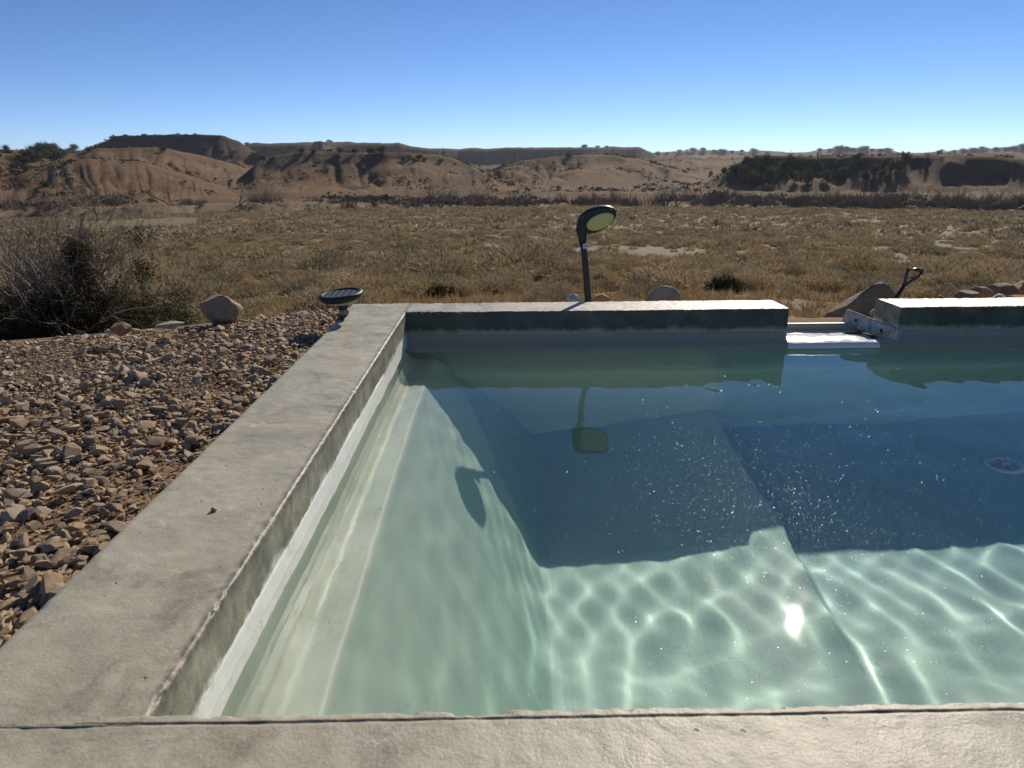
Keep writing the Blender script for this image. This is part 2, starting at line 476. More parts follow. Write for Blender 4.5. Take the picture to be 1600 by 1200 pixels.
for i, rd in enumerate(RIDGES):
    px = np.array([az_el(x, y) for x, y in rd[5]])
    RIDGES[i] = rd[:5] + (px[:, 0], px[:, 1])

def terrain(x, y, detail=True):
    x = np.asarray(x, float); y = np.asarray(y, float)
    r = np.hypot(x, y); az = np.arctan2(x, y)
    z = np.interp(r, G_R, G_Z)
    und = smooth(6, 40, r)
    z = z + und * 0.35 * fbm(x / 14, y / 14, octs=3, seed=3) + smooth(4.3, 8, r) * 0.05 * fbm(x / 1.2, y / 1.2, octs=3, seed=5)
    # soil raised behind the far wall, covering the unseen water added for sunlight
    w = smooth(4.40, 4.08, y) * smooth(-.9, -.7, x) * (y > 0) * smooth(9, 7, r)
    z = z * (1 - w) + np.maximum(z, -.165) * w
    # eroded cut bank along the far side of the flat, on the left
    bank = smooth(283, 287, r + 8 * vnoise(az * 14, az * 0, seed=8)) * smooth(-.12, -.25, az) * 2.4
    z = z + bank * smooth(420, 340, r)
    far = r > 300
    if np.any(far):
        xf, yf, rf, af = x[far], y[far], r[far], az[far]
        zb = z[far]
        zt = zb.copy()
        for k, (Rc, L, ex, spur, gd, ca, ce) in enumerate(RIDGES):
            e = np.interp(af, ca, ce)
            e = e + 0.0007 * vnoise(af * 55, af * 0, seed=40 + k)
            zc = CAM_H + Rc * e
            wob = 1.1 * vnoise(af * Rc / (spur * 3.0), rf / (L * 1.3), seed=20 + k) + 0.7 * vnoise(af * Rc / (spur * 1.5), rf / L, seed=60 + k)
            t = (Rc - rf) / L
            tt = np.clip(t + spur / L * 0.9 * wob * smooth(0.0, 0.35, t), 0, 1.6)
            prof = 1 - np.clip(tt, 0, 1) ** ex
            prof = np.where(tt < 1, prof, 0) * (1 - 0.25 * np.clip(tt, 0, 1))
            prof = np.where(t < 0, 1 - 0.03 * (-t), prof)
            hgt = zc - (-16.5)
            zr = -16.5 + np.maximum(hgt, 0) * np.clip(prof, 0, 1)
            gul = np.abs(vnoise(af * Rc / (gd * 3.2), rf / 90, seed=80 + k))
            gul2 = np.abs(vnoise(af * Rc / (gd * 1.0) + .6 * vnoise(rf / 30, af * 40, seed=k), rf / 110, seed=90 + k))
            zr = zr - gd * (0.45 * (1 - gul) ** 4 + 0.30 * (1 - gul2) ** 4) * 4 * np.clip(prof, 0, 1) * np.clip(1 - prof, 0, 1) * smooth(-16, -8, zr)
            rill = 1 - np.abs(vnoise(af * Rc / 5.5 + .5 * vnoise(rf / 14, af * 60, seed=k + 5), rf / 60, seed=120 + k))
            zr = zr - .9 * rill ** 3 * 4 * np.clip(prof, 0, 1) * np.clip(1 - prof, 0, 1) * smooth(-15, -9, zr) * (Rc < 1200)
            zt = np.where(hgt > 0, np.maximum(zt, zr), zt)
        z = z.copy()
        rel = smooth(-16, -9, zt)
        z[far] = zt + rel * (1.5 * fbm(xf / 34, yf / 34, octs=4, seed=12) + 1.1 * (np.abs(vnoise(xf / 17, yf / 17, seed=14)) - .3)) + 0.25 * fbm(xf / 9, yf / 9, octs=3, seed=13)
    return z

def ground_z(x, y):
    """soil level including the raised gravel terrace beside the pool"""
    x = np.asarray(x, float); y = np.asarray(y, float)
    z = terrain(x, y)
    ty = terrace_y(x)
    w = 1 - smooth(-0.02, 1.5, y - ty)
    w = w * smooth(4.6, 4.2, x)
    side = smooth(-0.55, -0.7, x)       # the terrace proper is left of the pool
    back = smooth(0.62, 0.55, y)
    top = -0.052 + 0.012 * fbm(x * 3, y * 3, octs=3, seed=31)
    wt = np.maximum(w * side, back * smooth(-7, -6, y)) * smooth(8.5, 6.0, np.hypot(x, y))
    return z * (1 - wt) + top * wt

def march(px, py, r0=300, r1=4000, n=1500):
    d = ray(px, py); h = math.hypot(d[0], d[1])
    rr = np.geomspace(r0, r1, n)
    X, Y, Z = d[0] / h * rr, d[1] / h * rr, CAM_H + d[2] / h * rr
    T = terrain(X, Y)
    hit = np.nonzero(T >= Z)[0]
    i = hit[0] if len(hit) else int(np.argmin(Z - T))
    return np.array([X[i], Y[i], T[i]])

# ------------------------------------------------------------------ ground and hills (one sheet in two rings)
def az_grid():
    f = np.linspace(R(-40), R(40), 820)
    s = np.linspace(R(40), R(320), 82)[1:-1]
    return np.concatenate([f, s, [R(320)]])

def ground_mat():
    t = NT('dry_soil'); p = t.pos()
    c = t.attr('Col', 'Color')
    n = t.noise(p, 0.9, 6, 0.65)
    c = t.mix(t.gray(n, 0.35, 0.7, 0, 0.45), c, (0.10, 0.072, 0.045))
    n2 = t.noise(p, 11, 5, 0.7)
    c = t.mix(t.gray(n2, 0.45, 0.75, 0, 0.35), c, (0.25, 0.185, 0.11))
    nb = t.bump(t.math('ADD', n2, t.noise(p, 60, 4, 0.7)), 0.6, 0.03)
    return t.done(t.bsdf(c, 0.9, 0.2, nb))

def hills_mat():
    t = NT('dry_hillside'); p = t.pos()
    nrm = t.node('ShaderNodeNewGeometry').outputs['Normal']
    nz = t.node('ShaderNodeSeparateXYZ', {'Vector': nrm}).outputs['Z']
    a = t.noise(p, 0.012, 6, 0.6, 0.4)
    b = t.noise(p, 0.11, 6, 0.7)
    c = t.ramp(a, [(0.3, (0.127, 0.078, 0.043)), (0.5, (0.186, 0.116, 0.060)), (0.7, (0.252, 0.168, 0.086))])
    c = t.mix(t.gray(b, 0.4, 0.7, 0, 0.5), c, (0.112, 0.072, 0.041))
    # a darker brown where the slope is steep
    steep = t.gray(nz, 0.93, 0.82, 0, 0.85)
    c = t.mix(steep, c, (0.086, 0.059, 0.043))
    mp = t.node('ShaderNodeMapping', {'Vector': p, 'Scale': (0.03, 0.03, 0.8)})
    lay = t.noise(mp.outputs[0], 1.0, 3, 0.5, 0.3)
    c = t.mix(t.math('MULTIPLY', steep, t.gray(lay, 0.45, 0.6, 0, 0.5)), c, (0.132, 0.101, 0.074))
    spots = t.noise(p, 0.5, 3, 0.6)
    c = t.mix(t.gray(spots, 0.55, 0.64, 0, 0.65), c, (0.086, 0.066, 0.040))
    nb = t.bump(t.math('ADD', t.noise(p, 0.35, 5, 0.7), t.noise(p, 1.5, 4, 0.7)), 0.7, 0.8)
    return t.done(t.bsdf(c, 0.95, 0.1, nb))
M['soil'] = ground_mat(); M['hill'] = hills_mat()

def ring_mesh(name, radii, zf, colf=None, hole=None):
    az = az_grid(); na = len(az)
    A, Rr = np.meshgrid(az, radii, indexing='ij')
    X, Y = Rr * np.sin(A), Rr * np.cos(A)
    Z = zf(X, Y)
    V = np.stack([X, Y, Z], -1).reshape(-1, 3)
    Fq = grid_faces(na, len(radii), flip=False)
    if hole is not None:
        c = V[Fq].mean(1)
        Fq = Fq[~hole(c)]
    at = {'Col': ('FLOAT_COLOR', colf(V))} if colf else None
    return mesh_np(name, V, Fq[:, ::-1], True, at)

def ground_col(V):
    x, y = V[:, 0], V[:, 1]
    r = np.hypot(x, y); az = np.arctan2(x, y)
    base = np.array([0.175, 0.13, 0.078]); red = np.array([0.29, 0.175, 0.09]); gold = np.array([0.24, 0.172, 0.092])
    grn = np.array([0.17, 0.155, 0.06]); pale = np.array([0.42, 0.34, 0.24])
    m = smooth(-.1, .35, fbm(x / 9, y / 9, octs=4, seed=50))[:, None]
    c = base * (1 - m) + gold * m
    w = (smooth(26, 12, r) * smooth(-.6, .2, fbm(x / 3, y / 3, octs=3, seed=51)))[:, None] * 0.8
    c = c * (1 - w) + red * w
    # mown green strip on the left near the cut bank
    g = (smooth(165, 180, r) * smooth(232, 215, r) * smooth(-.52, -.50, az) * smooth(-.36, -.39, az))[:, None]
    c = c * (1 - g) + grn * g
    # pale sandy wash on the right
    s = smooth(62, 66, r + 5 * vnoise(az * 20, az * 0, seed=9)) * smooth(78, 72, r + 5 * vnoise(az * 20, az * 0, seed=9)) * smooth(.36, .42, az) * smooth(0.0, .3, vnoise(az * 40, r * .1, seed=4))
    c = c * (1 - s[:, None]) + pale * s[:, None]
    return c

def pool_hole(c):
    return (c[:, 0] > -0.62) & (c[:, 0] < 3.98) & (c[:, 1] > 0.62) & (c[:, 1] < 3.66)

rad1 = np.concatenate([np.arange(0.12, 6, 0.09), np.geomspace(6, 305, 215)])
gm = ring_mesh('ground', rad1, ground_z, ground_col, pool_hole)
tag(link('ground', gm, M['soil']), kind='structure')
rad2 = np.concatenate([np.arange(304.5, 1300, 4.2), np.geomspace(1300, 3400, 95), np.geomspace(3500, 16000, 12)])
hm = ring_mesh('hills', rad2, lambda x, y: terrain(x, y) + 0.0)
tag(link('hills', hm, M['hill']), kind='structure')

# thin dry air between us and the mesas
def haze():
    t = NT('thin_air')
    v = t.node('ShaderNodeVolumePrincipled', {'Color': (0.80, 0.88, 1.0, 1), 'Density': 0.000045, 'Anisotropy': 0.35})
    m = t.done(None, v.outputs[0])
    bm = bmesh.new()
    bmesh.ops.create_cube(bm, size=1, matrix=Matrix.Translation((0, 0, 61)) @ Matrix.Diagonal((32800, 32800, 164, 1)))
    tag(bm_obj('haze', bm, m), kind='stuff')
haze()

# ------------------------------------------------------------------ pool: levels taken from the photograph
W_Z = -0.195                      # water level (coping top = 0)
XI, XO = -0.47, -0.77             # left wall, inner and outer faces
YF, YB = 3.53, 3.78               # far wall, inner and outer faces
YN = 0.808                        # inner edge of the near wall
XR = 4.0                          # right end of the pool
GAP = (1.40, 1.95)                # spillway gap in the far wall
FLOOR = -1.315
X_SH, Z_SH, X_FL = -0.35, -0.38, 0.12

def sweep(name, prof, s0, s1, ds, axis, chips, seed, label, groove=None, chip_amt=0.012):
    """prof: (across, z) polyline going over the slab; swept along `axis` from s0 to s1 with worn edges"""
    P = np.asarray(prof); n = len(P)
    S = np.linspace(s0, s1, int(abs(s1 - s0) / ds) + 1)
    T = np.gradient(P, axis=0); T /= np.linalg.norm(T, axis=1)[:, None] + 1e-9
    N = np.stack([-T[:, 1], T[:, 0]], 1)
    if P[:, 0].max() - P[0, 0] < .1: N = -N          # keep N pointing out of the concrete
    SS, K = np.meshgrid(S, np.arange(n), indexing='ij')
    a, z = P[K, 0].copy(), P[K, 1].copy()
    d = 0.0022 * fbm(SS * 6, a * 6, z * 6, octs=4, seed=seed) + 0.0011 * fbm(SS * 55, a * 55, z * 55, octs=3, seed=seed + 3)
    for (ca, cz, w, amt) in chips:
        near = np.exp(-((a - ca) ** 2 + (z - cz) ** 2) / (w * w))
        c = np.clip(fbm(SS * 48, a * 30, z * 30, octs=4, seed=seed + 9, gain=0.7) - 0.02, 0, 1) * 2.0
        big = np.clip(fbm(SS * 3.1, a * 0, octs=3, seed=seed + 11) - 0.20, 0, 1) * 9.0
        amt = amt * np.where(SS < XI, .35, 1.0) if axis == 'x' else amt
        d = d - near * amt * (c * 0.45 + big * c + 0.18 * fbm(SS * 70, a * 60, z * 60, octs=2, seed=seed + 5))
    a = a + N[K, 0] * d; z = z + N[K, 1] * d
    if axis == 'y': V = np.stack([a, SS, z], -1)
    else: V = np.stack([SS, a, z], -1)
    V = V.reshape(-1, 3)
    Fq = grid_faces(len(S), n, flip=(axis == 'y'))
    # end caps as fans
    V2 = [V]; tri = []
    for e, idx in ((0, 0), (1, len(S) - 1)):
        cen = V[idx * n:(idx + 1) * n].mean(0); ci = len(V) + e
        V2.append(cen[None])
        for k in range(n):
            tri.append((idx * n + k, idx * n + (k + 1) % n, ci, ci))
    me = mesh_np(name, np.concatenate(V2), Fq[:, ::-1], True)
    bm = bmesh.new(); bm.from_mesh(me); bm.verts.ensure_lookup_table()
    for t in tri:
        try: f = bm.faces.new([bm.verts[t[0]], bm.verts[t[1]], bm.verts[t[2]]])
        except ValueError: continue
        f.smooth = False
    bmesh.ops.recalc_face_normals(bm, faces=bm.faces)
    bm.to_mesh(me); bm.free()
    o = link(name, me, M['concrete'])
    tag(o, label, 'pool wall')
    return o

def slab(in_, out_, deep, sgn, bottom=-0.27, groove=None):
    """profile: starts low on the inner face, over the top, down the outer face"""
    pts = [(in_, -deep), (in_, -0.03), (in_ , -0.004), (in_ - sgn * 0.004, 0.0)]
    if groove:
        pts += [(in_ - sgn * groove, 0.001), (in_ - sgn * (groove + .0015), -0.0008), (in_ - sgn * (groove + .0035), -0.0008), (in_ - sgn * (groove + .006), 0.0005)]
    pts += [(in_ - sgn * 0.05, 0.0), (out_ + sgn * 0.012, 0.0), (out_, -0.012), (out_, bottom)]
    return pts

def prof_resample(pts, fine, coarse, deep):
    st = []
    for a, b in zip(pts[:-1], pts[1:]):
        low = min(a[1], b[1]) < -0.3
        L = math.hypot(a[0] - b[0], a[1] - b[1])
        st.append(0.4 if low else (fine if L < 0.06 else coarse))
    return resample(pts, st)

pl = prof_resample(slab(XI, XO, 0.17, 1), 0.0035, 0.009, 0.17)
sweep('pool_wall', pl, YN - 0.022, YF + 0.003, 0.0055, 'y', [(XI, 0, 0.008, 0.0065), (XO, 0, 0.008, 0.008)], 1,
      'long grey concrete side wall with chipped inner edge running away along the gravel')
pf = prof_resample(slab(YF, YB, 0.17, -1, -0.186), 0.004, 0.01, 0.17)
sweep('pool_wall', pf, XO - 0.002, GAP[0], 0.006, 'x', [(YF, 0, 0.009, 0.007), (YB, 0, 0.012, 0.010)], 2,
      'far concrete pool wall left of the spillway, with the tall solar lamp behind it')
sweep('pool_wall', pf, GAP[1], XR + 0.32, 0.006, 'x', [(YF, 0, 0.010, 0.012), (YB, 0, 0.012, 0.014)], 3,
      'far concrete pool wall right of the spillway, with rocks heaped behind it')
pn = prof_resample(slab(YN, YN - 0.31, 0.17, 1, groove=0.016), 0.0035, 0.009, 0.17)
sweep('pool_wall', pn, XO - 0.004, XR + 0.32, 0.0055, 'x', [(YN, 0, 0.008, 0.008)], 4,
      'near concrete pool wall crossing the bottom of the picture, grooved along its ragged lip')
pr = prof_resample(slab(XR, XR + 0.3, 0.17, -1), 0.008, 0.03, 0.17)
sweep('pool_wall', pr, YN - 0.004, YF + 0.003, 0.02, 'y', [(XR, 0, 0.011, 0.01)], 5,
      'right end concrete wall of the pool, beyond the picture')

# plaster basin -----------------------------------------------------
def basin():
    Vs, Fs, off = [], [], 0
    def add(V, nu, nv, flip):
        nonlocal off
        Vs.append(V.reshape(-1, 3)); Fs.append(grid_faces(nu, nv, flip, off)); off += nu * nv
    # left: feathered band, waterline bead, wall, shelf, slope
    P = resample([(XI - .006, -.085), (XI + .001, -.10), (XI + .001, -.145), (XI - .004, -.158), (XI - .012, -.166), (XI - .013, -.19), (XI - .008, -.215), (XI - .002, -.30), (XI + .012, -.355), (XI + .035, Z_SH + .004), (XI + .05, Z_SH)], 0.006)
    P2 = resample([(XI + .05, Z_SH), (X_SH - .004, Z_SH - .001), (X_SH + .004, Z_SH - .006)], .01)[1:]
    P3 = resample([(X_SH + .004, Z_SH - .006), (X_FL - .02, FLOOR + .045), (X_FL + .01, FLOOR + .008), (X_FL + .06, FLOOR - .004)], [.02, .01, .01])[1:]
    P = np.concatenate([P, P2, P3])
    S = np.arange(YN - .06, YF + .06, .012)
    SS, K = np.meshgrid(S, np.arange(len(P)), indexing='ij')
    x, z = P[K, 0], P[K, 1]
    d = .004 * fbm(SS * 3, x * 5, z * 5, octs=3, seed=70) + .0016 * fbm(SS * 12, x * 20, z * 20, octs=3, seed=71)
    ease = smooth(-.09, -.10, z)
    x = x + d * ease * np.where(z < Z_SH + .01, 1.6, 1.0); z = z + d * .6 * ease
    add(np.stack([x, SS, z], -1), len(S), len(P), True)
    # floor with a bench-like swelling in the far middle that stops in a sharp step
    xs = np.unique(np.concatenate([np.arange(X_FL - .02, 1.02, .02), np.arange(1.02, 1.12, .004), np.arange(1.12, XR + .05, .03)]))
    ys = np.arange(YN - .06, YF + .06, .02)
    X, Y = np.meshgrid(xs, ys, indexing='ij')
    up = np.interp(Y, [0, 1.85, 2.45, 3.0, 3.51, 4], [0, 0, .062, .115, .178, .18])
    edge = 1.045 + .025 * smooth(3.4, 2.3, Y)
    ramp = np.interp(X, [X_FL, .55, 1.0], [0, .25, 1.0]) * (1 - smooth(0, .028, X - edge))
    Z = FLOOR + up * ramp - .02 * smooth(1.1, 2.2, X) + .006 * fbm(X * 2.2, Y * 2.2, octs=3, seed=72)
    add(np.stack([X, Y, Z], -1), len(xs), len(ys), False)
    # far wall: plaster cove at the waterline, wall and floor fillet; lower lip at the spillway
    # far wall: plaster cove down to the waterline, its underside, then an undercut slope added to let refracted sunlight pass, wall and floor fillet
    P = resample([(YF + .006, -.105), (YF - .003, -.118), (YF - .012, -.145), (YF - .032, -.178), (YF - .036, -.192), (YF - .03, -.1935), (YF - .01, -.188), (YF + .5, -.184)], [.006] * 6 + [.3])
    nb = len(P)
    P = np.concatenate([P, resample([(YF + .53, -.20), (YF + .0, -.565), (YF - .016, -.60), (YF - .016, -1.24), (YF - .03, -1.29), (YF - .09, FLOOR - .03)], .05)])
    S = np.arange(XI - .06, XR + .06, .012)
    SS, K = np.meshgrid(S, np.arange(len(P)), indexing='ij')
    y, z = P[K, 0], P[K, 1]
    g = smooth(GAP[0] - .02, GAP[0] + .01, SS) * smooth(GAP[1] + .02, GAP[1] - .01, SS)
    z = np.where(z > -.165, z - g * np.clip(z + .165, 0, 1), z)
    d = .005 * fbm(SS * 2.5, z * 5, y * 0, octs=3, seed=73) * smooth(-.105, -.13, z) + .006 * vnoise(SS * 1.1, SS * 0, seed=3) * smooth(-.12, -.18, z)
    d = d * ((K < nb - 3) | (z < -.3))
    y = y - d
    add(np.stack([SS, y, z], -1), len(S), len(P), False)
    # near wall
    P = resample([(YN - .006, -.105), (YN + .004, -.13), (YN + .012, -.2), (YN + .012, -1.25), (YN + .08, FLOOR - .03)], .06)
    S = np.arange(XI - .06, XR + .06, .05)
    SS, K = np.meshgrid(S, np.arange(len(P)), indexing='ij')
    add(np.stack([SS, P[K, 0], P[K, 1]], -1), len(S), len(P), True)
    P = resample([(XR + .006, -.105), (XR - .006, -.13), (XR - .012, -.2), (XR - .012, -1.25), (XR - .08, FLOOR - .06)], .06)
    S = np.arange(YN - .06, YF + .06, .05)
    SS, K = np.meshgrid(S, np.arange(len(P)), indexing='ij')
    add(np.stack([P[K, 0], SS, P[K, 1]], -1), len(S), len(P), False)
    return mesh_np('pool_basin', np.concatenate(Vs), np.concatenate(Fs), True)
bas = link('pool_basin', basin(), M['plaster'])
tag(bas, kind='structure')
bas.cycles.is_caustics_receiver = True

# water -------------------------------------------------------------
def wave(x, y):
    """low interfering ripples, livelier towards the right where the inflow stirs them"""
    amp = 0.46 + 0.36 * smooth(0.1, 1.3, x) * smooth(3.7, 2.6, y) + .05 * smooth(1.3, 2.2, x)
    amp = amp * (1 - .5 * np.exp(-((x - .60) ** 2 + (y - 1.33) ** 2) / .10))
    h = 0
    rr = random.Random(5)
    for k in range(30):
        lam = 0.075 * (1.115 ** k)
        th = rr.uniform(0, 2 * math.pi); ph = rr.uniform(0, 6.28)
        kk = 2 * math.pi / lam
        slope = .0012 if lam < .10 else (.0078 if lam < .24 else (.0046 if lam < .4 else .0040))
        wx = x + .09 * np.sin(2.6 * y + 1.3 * k) + .03 * np.sin(7.3 * y + k); wy = y + .09 * np.sin(2.2 * x + 2 * k) + .03 * np.sin(6.1 * x + k)
        h = h + slope / kk * np.sin(kk * (wx * math.cos(th) + wy * math.sin(th)) + ph)
    return h * amp

def water():
    """the rippled surface, extended unseen below the far wall, over the added undercut, for the refracted sun"""
    xs = np.linspace(XI - .05, XR + .04, 430)
    ys = np.concatenate([np.linspace(YN - .05, YF + .03, 270), np.linspace(YF + .05, YF + .515, 22)])  # last rows lie unseen past the wall, added to carry the refracted sun
    X, Y = np.meshgrid(xs, ys, indexing='ij')
    Z = W_Z + wave(X, Y) * smooth(YF - .04, YF - .13, Y)
    V = np.stack([X, Y, Z], -1).reshape(-1, 3)
    return mesh_np('water', V, grid_faces(len(xs), len(ys)), True)
wat = link('water', water(), M['water'])
tag(wat, kind='structure')
wat.cycles.is_caustics_caster = True

# spillway: plaster sill between the two far walls, with a raised strip at its back
def spillway():
    root = empty('spillway_sill', (GAP[0], YF, W_Z))
    tag(root, 'wet white plaster spillway sill between the two far pool walls, glaring in the sun', 'sill')
    nx, P = 70, resample([(-.045, .003), (-.047, .012), (-.038, .028), (-.01, .036), (.03, .030), (.10, .034), (.17, .030), (.235, .034)], .008)
    S = np.linspace(-.004, GAP[1] - GAP[0] - .10, nx)
    SS, K = np.meshgrid(S, np.arange(len(P)), indexing='ij')
    y, z = P[K, 0], P[K, 1]
    lump = .004 * fbm(SS * 9, y * 14, octs=3, seed=90) * smooth(0, .02, z)
    y = y + .006 * vnoise(SS * 6, SS * 0, seed=91)
    o = link('sill', mesh_np('sill', np.stack([SS, y, z + lump], -1).reshape(-1, 3), grid_faces(nx, len(P))[:, ::-1], True), M['wet'], root)
    bm = bmesh.new()
    bmesh.ops.create_cube(bm, size=1, matrix=Matrix.Translation((.25, .238, .045)) @ Matrix.Diagonal((.53, .026, .05, 1)))
    bmesh.ops.bevel(bm, geom=bm.edges[:], offset=.004, segments=2, affect='EDGES')
    bm_obj('back_strip', bm, M['plaster'], root)
M['wet'] = simple('wet_white_plaster', (0.74, 0.73, 0.70), 0.18, 0.6, 0.06, 14, 0.5, 60)
spillway()

def board():
    t = NT('peeling_blue_paint'); p = t.coord()
    n = t.noise(p, 9, 6, 0.7, 0.5)
    c = t.ramp(n, [(0.40, (0.10, 0.19, 0.25)), (0.46, (0.26, 0.31, 0.32)), (0.54, (0.48, 0.46, 0.41)), (0.62, (0.20, 0.165, 0.125))])
    m = t.done(t.bsdf(c, 0.5, 0.4, t.bump(n, 0.6, 0.003)))
    root = empty('paint_worn_board', (1.88, YF + .1, -.14))
    tag(root, 'worn blue and white painted board with two screw holes wedged under the right wall end', 'board')
    A, B = Vector((-.060, .20, .040)), Vector((.070, -.125, -.006))      # far end higher, near end at the water
    u = (B - A).normalized(); w = Vector((.25, .05, 1)); w = (w - u * w.dot(u)).normalized(); n = u.cross(w)
    bm = bmesh.new()
    mt = Matrix((u, w, n)).transposed().to_4x4()
    mt.translation = (A + B) / 2
    bmesh.ops.create_cube(bm, size=1, matrix=mt @ Matrix.Diagonal(((B - A).length, .075, .020, 1)))
    bmesh.ops.bevel(bm, geom=bm.edges[:], offset=.005, segments=2, affect='EDGES')
    bm_obj('plank', bm, m, root)
    for s in (-.09, .075):
        bm = bmesh.new()
        q = Matrix((u, w, n)).transposed().to_4x4(); q.translation = (A + B) / 2 + u * s + n * (-.0112)
        bmesh.ops.create_circle(bm, cap_ends=True, radius=.009, segments=14, matrix=q @ Matrix.Translation((0, 0, -.001)))
        bm_obj('screw_hole', bm, M['ink'], root)
        bm = bmesh.new()
        q.translation = (A + B) / 2 + u * s + n * (.0122)
        bmesh.ops.create_circle(bm, cap_ends=True, radius=.009, segments=14, matrix=q)
        bm_obj('screw_hole', bm, M['ink'], root)
board()

# round drain cover on the pool floor
bm = bmesh.new()
bm_lathe(bm, [(.085, 0), (.085, .008), (.078, .014), (.06, .016), (.058, .010), (.0, .012)], 32)
drain = bm_obj('drain_cover', bm, M['wet'], None, True, (2.2, 2.96, FLOOR - .018))
tag(drain, 'round pale drain cover on the deep pool floor at the right', 'drain cover')
drain.cycles.is_caustics_receiver = True
for k in range(10):
    a = k * math.pi / 5
    bm = bmesh.new()
    bmesh.ops.create_cube(bm, size=1, matrix=Matrix.Rotation(a, 4, 'Z') @ Matrix.Translation((.036, 0, .013)) @ Matrix.Diagonal((.034, .007, .003, 1)))
    bm_obj('slot', bm, M['collar'], drain)

# ------------------------------------------------------------------ solar lamp on a pole
def tall_lamp():
    root = empty('solar_lamp', (.462, 3.835, -.165))
    tag(root, 'tall black solar lamp with curved neck and yellowed oval light, behind the far pool wall', 'solar lamp')
    o = Vector(root.location)
    P = [Vector(at_y(x, y, d)) - o for x, y, d in [(921, 500, 3.825), (919, 470, 3.825), (916, 430, 3.82), (913, 395, 3.815), (911, 380, 3.81)]]
    P[0] = Vector((P[1].x + .006, P[1].y, -.12))
    bm = bmesh.new()
    bm_tube(bm, P, [.0185, .0185, .0170, .0160, .0165], 18)
    bm_obj('pole', bm, M['black_plastic'], root, True)
    # head: shell swept from the neck into a drooping oval
    a = Vector((.93, -.10, .40)).normalized()            # along the head
    n = Vector((.26, -.86, -.44)); n = (n - a * n.dot(a)).normalized()   # towards the lit underside
    c = n.cross(a)
    cen = Vector(at_y(933, 343, 3.80)) - o
    # neck + rear of the shell, elliptical sections
    path = [P[-1] + Vector((0, 0, -.012)), Vector(at_y(910, 371, 3.81)) - o, Vector(at_y(909, 360, 3.812)) - o, Vector(at_y(911, 350, 3.815)) - o, Vector(at_y(916, 342, 3.82)) - o]
    bm = bmesh.new()
    bm_tube(bm, path, [.0175, .022, .030, .033, .030], 20, .62)
    bm_obj('neck', bm, M['black_plastic'], root, True)
    def outline(t, grow=1.0):                             # t 0..2pi -> teardrop in (a, c)
        x = .104 * math.cos(t); y = .070 * math.sin(t) * (1 - .12 * math.cos(t))
        if x > .07: x = .07 + (x - .07) * .9
        return x * grow, y * grow
    bm = bmesh.new(); N = 44
    rings = []
    for (g, h) in [(.90, .010), (1.0, .006), (1.02, -.002), (1.0, -.014), (.9, -.024), (.62, -.031), (.2, -.034)]:
        rings.append([bm.verts.new(cen + a * outline(2 * math.pi * k / N, g)[0] + c * outline(2 * math.pi * k / N, g)[1] + n * h) for k in range(N)])
    for r1, r2 in zip(rings[:-1], rings[1:]):
        for k in range(N): bm.faces.new((r1[k], r1[(k + 1) % N], r2[(k + 1) % N], r2[k]))
    bm.faces.new(rings[0][::-1]); bm.faces.new(rings[-1])
    bmesh.ops.recalc_face_normals(bm, faces=bm.faces)
    bm_obj('head', bm, M['black_plastic'], root, True)
    def oval(name, mat, rx, ry, off, z0, z1):
        bm = bmesh.new(); r = []
        for g, z in ((1, z0), (1, (z0 + z1) / 2), (.93, z1), (.5, z1 + (z1 - z0) * .25)):
            r.append([bm.verts.new(cen + a * (off[0] + g * rx * math.cos(2 * math.pi * k / 36)) + c * (off[1] + g * ry * math.sin(2 * math.pi * k / 36)) + n * z) for k in range(36)])
        for r1, r2 in zip(r[:-1], r[1:]):
            for k in range(36): bm.faces.new((r1[k], r1[(k + 1) % 36], r2[(k + 1) % 36], r2[k]))
        bm.faces.new(r[0][::-1]); bm.faces.new(r[-1])
        bmesh.ops.recalc_face_normals(bm, faces=bm.faces)
        return bm_obj(name, bm, mat, root, True)
    oval('diffuser', M['diffuser'], .073, .046, (0.010, -0.012), .008, .015)
    oval('solar_panel', M['panel'], .070, .040, (0, 0), -.030, -.037)
    for sx, sz in ((-.078, -.045), (.082, .030), (-.06, .052)):
        bm = bmesh.new()
        q = cen + a * sx + c * sz + n * .0085
        mt = Matrix((a, c, n)).transposed().to_4x4(); mt.translation = q
        bmesh.ops.create_cone(bm, cap_ends=True, segments=12, radius1=.004, radius2=.0035, depth=.003, matrix=mt)
        bm_obj('screw', bm, M['steel'], root)
    # ring button and sticker on the neck
    tc = Vector((0, CAM_H, 0))
    def face_cam(px, py, d):
        p = Vector(at_y(px, py, d)) - o
        return p
    bm = bmesh.new()
    q = face_cam(918.5, 369.5, 3.787)
    mt = Matrix.Translation(q) @ Matrix.Rotation(R(80), 4, 'X')
    for k in range(20):
        pass
    ringp = [mt @ Vector((.0075 * math.cos(t), .0075 * math.sin(t), 0)) for t in np.linspace(0, 2 * math.pi, 25)]
    bm_tube(bm, ringp, [.0016] * 25, 6, 1, Vector((.01, .99, .1)))
    bm_obj('ring_button', bm, M['collar'], root, True)
    bm = bmesh.new()
    st = face_cam(915.5, 384.5, 3.793)
    bmesh.ops.create_cube(bm, size=1, matrix=Matrix.Translation(st) @ Matrix.Rotation(R(-3), 4, 'Y') @ Matrix.Diagonal((.031, .003, .024, 1)))
    sk = bm_obj('sticker', bm, M['sticker'], root)
    for dx, w in ((-.009, .004), (-.002, .003), (.003, .003), (.009, .004)):
        bm = bmesh.new()
        bmesh.ops.create_cube(bm, size=1, matrix=Matrix.Translation(st + Vector((dx, -.0018, .001))) @ Matrix.Diagonal((w, .001, .007, 1)))
        bm_obj('print_mark', bm, M['ink'], sk)
tall_lamp()

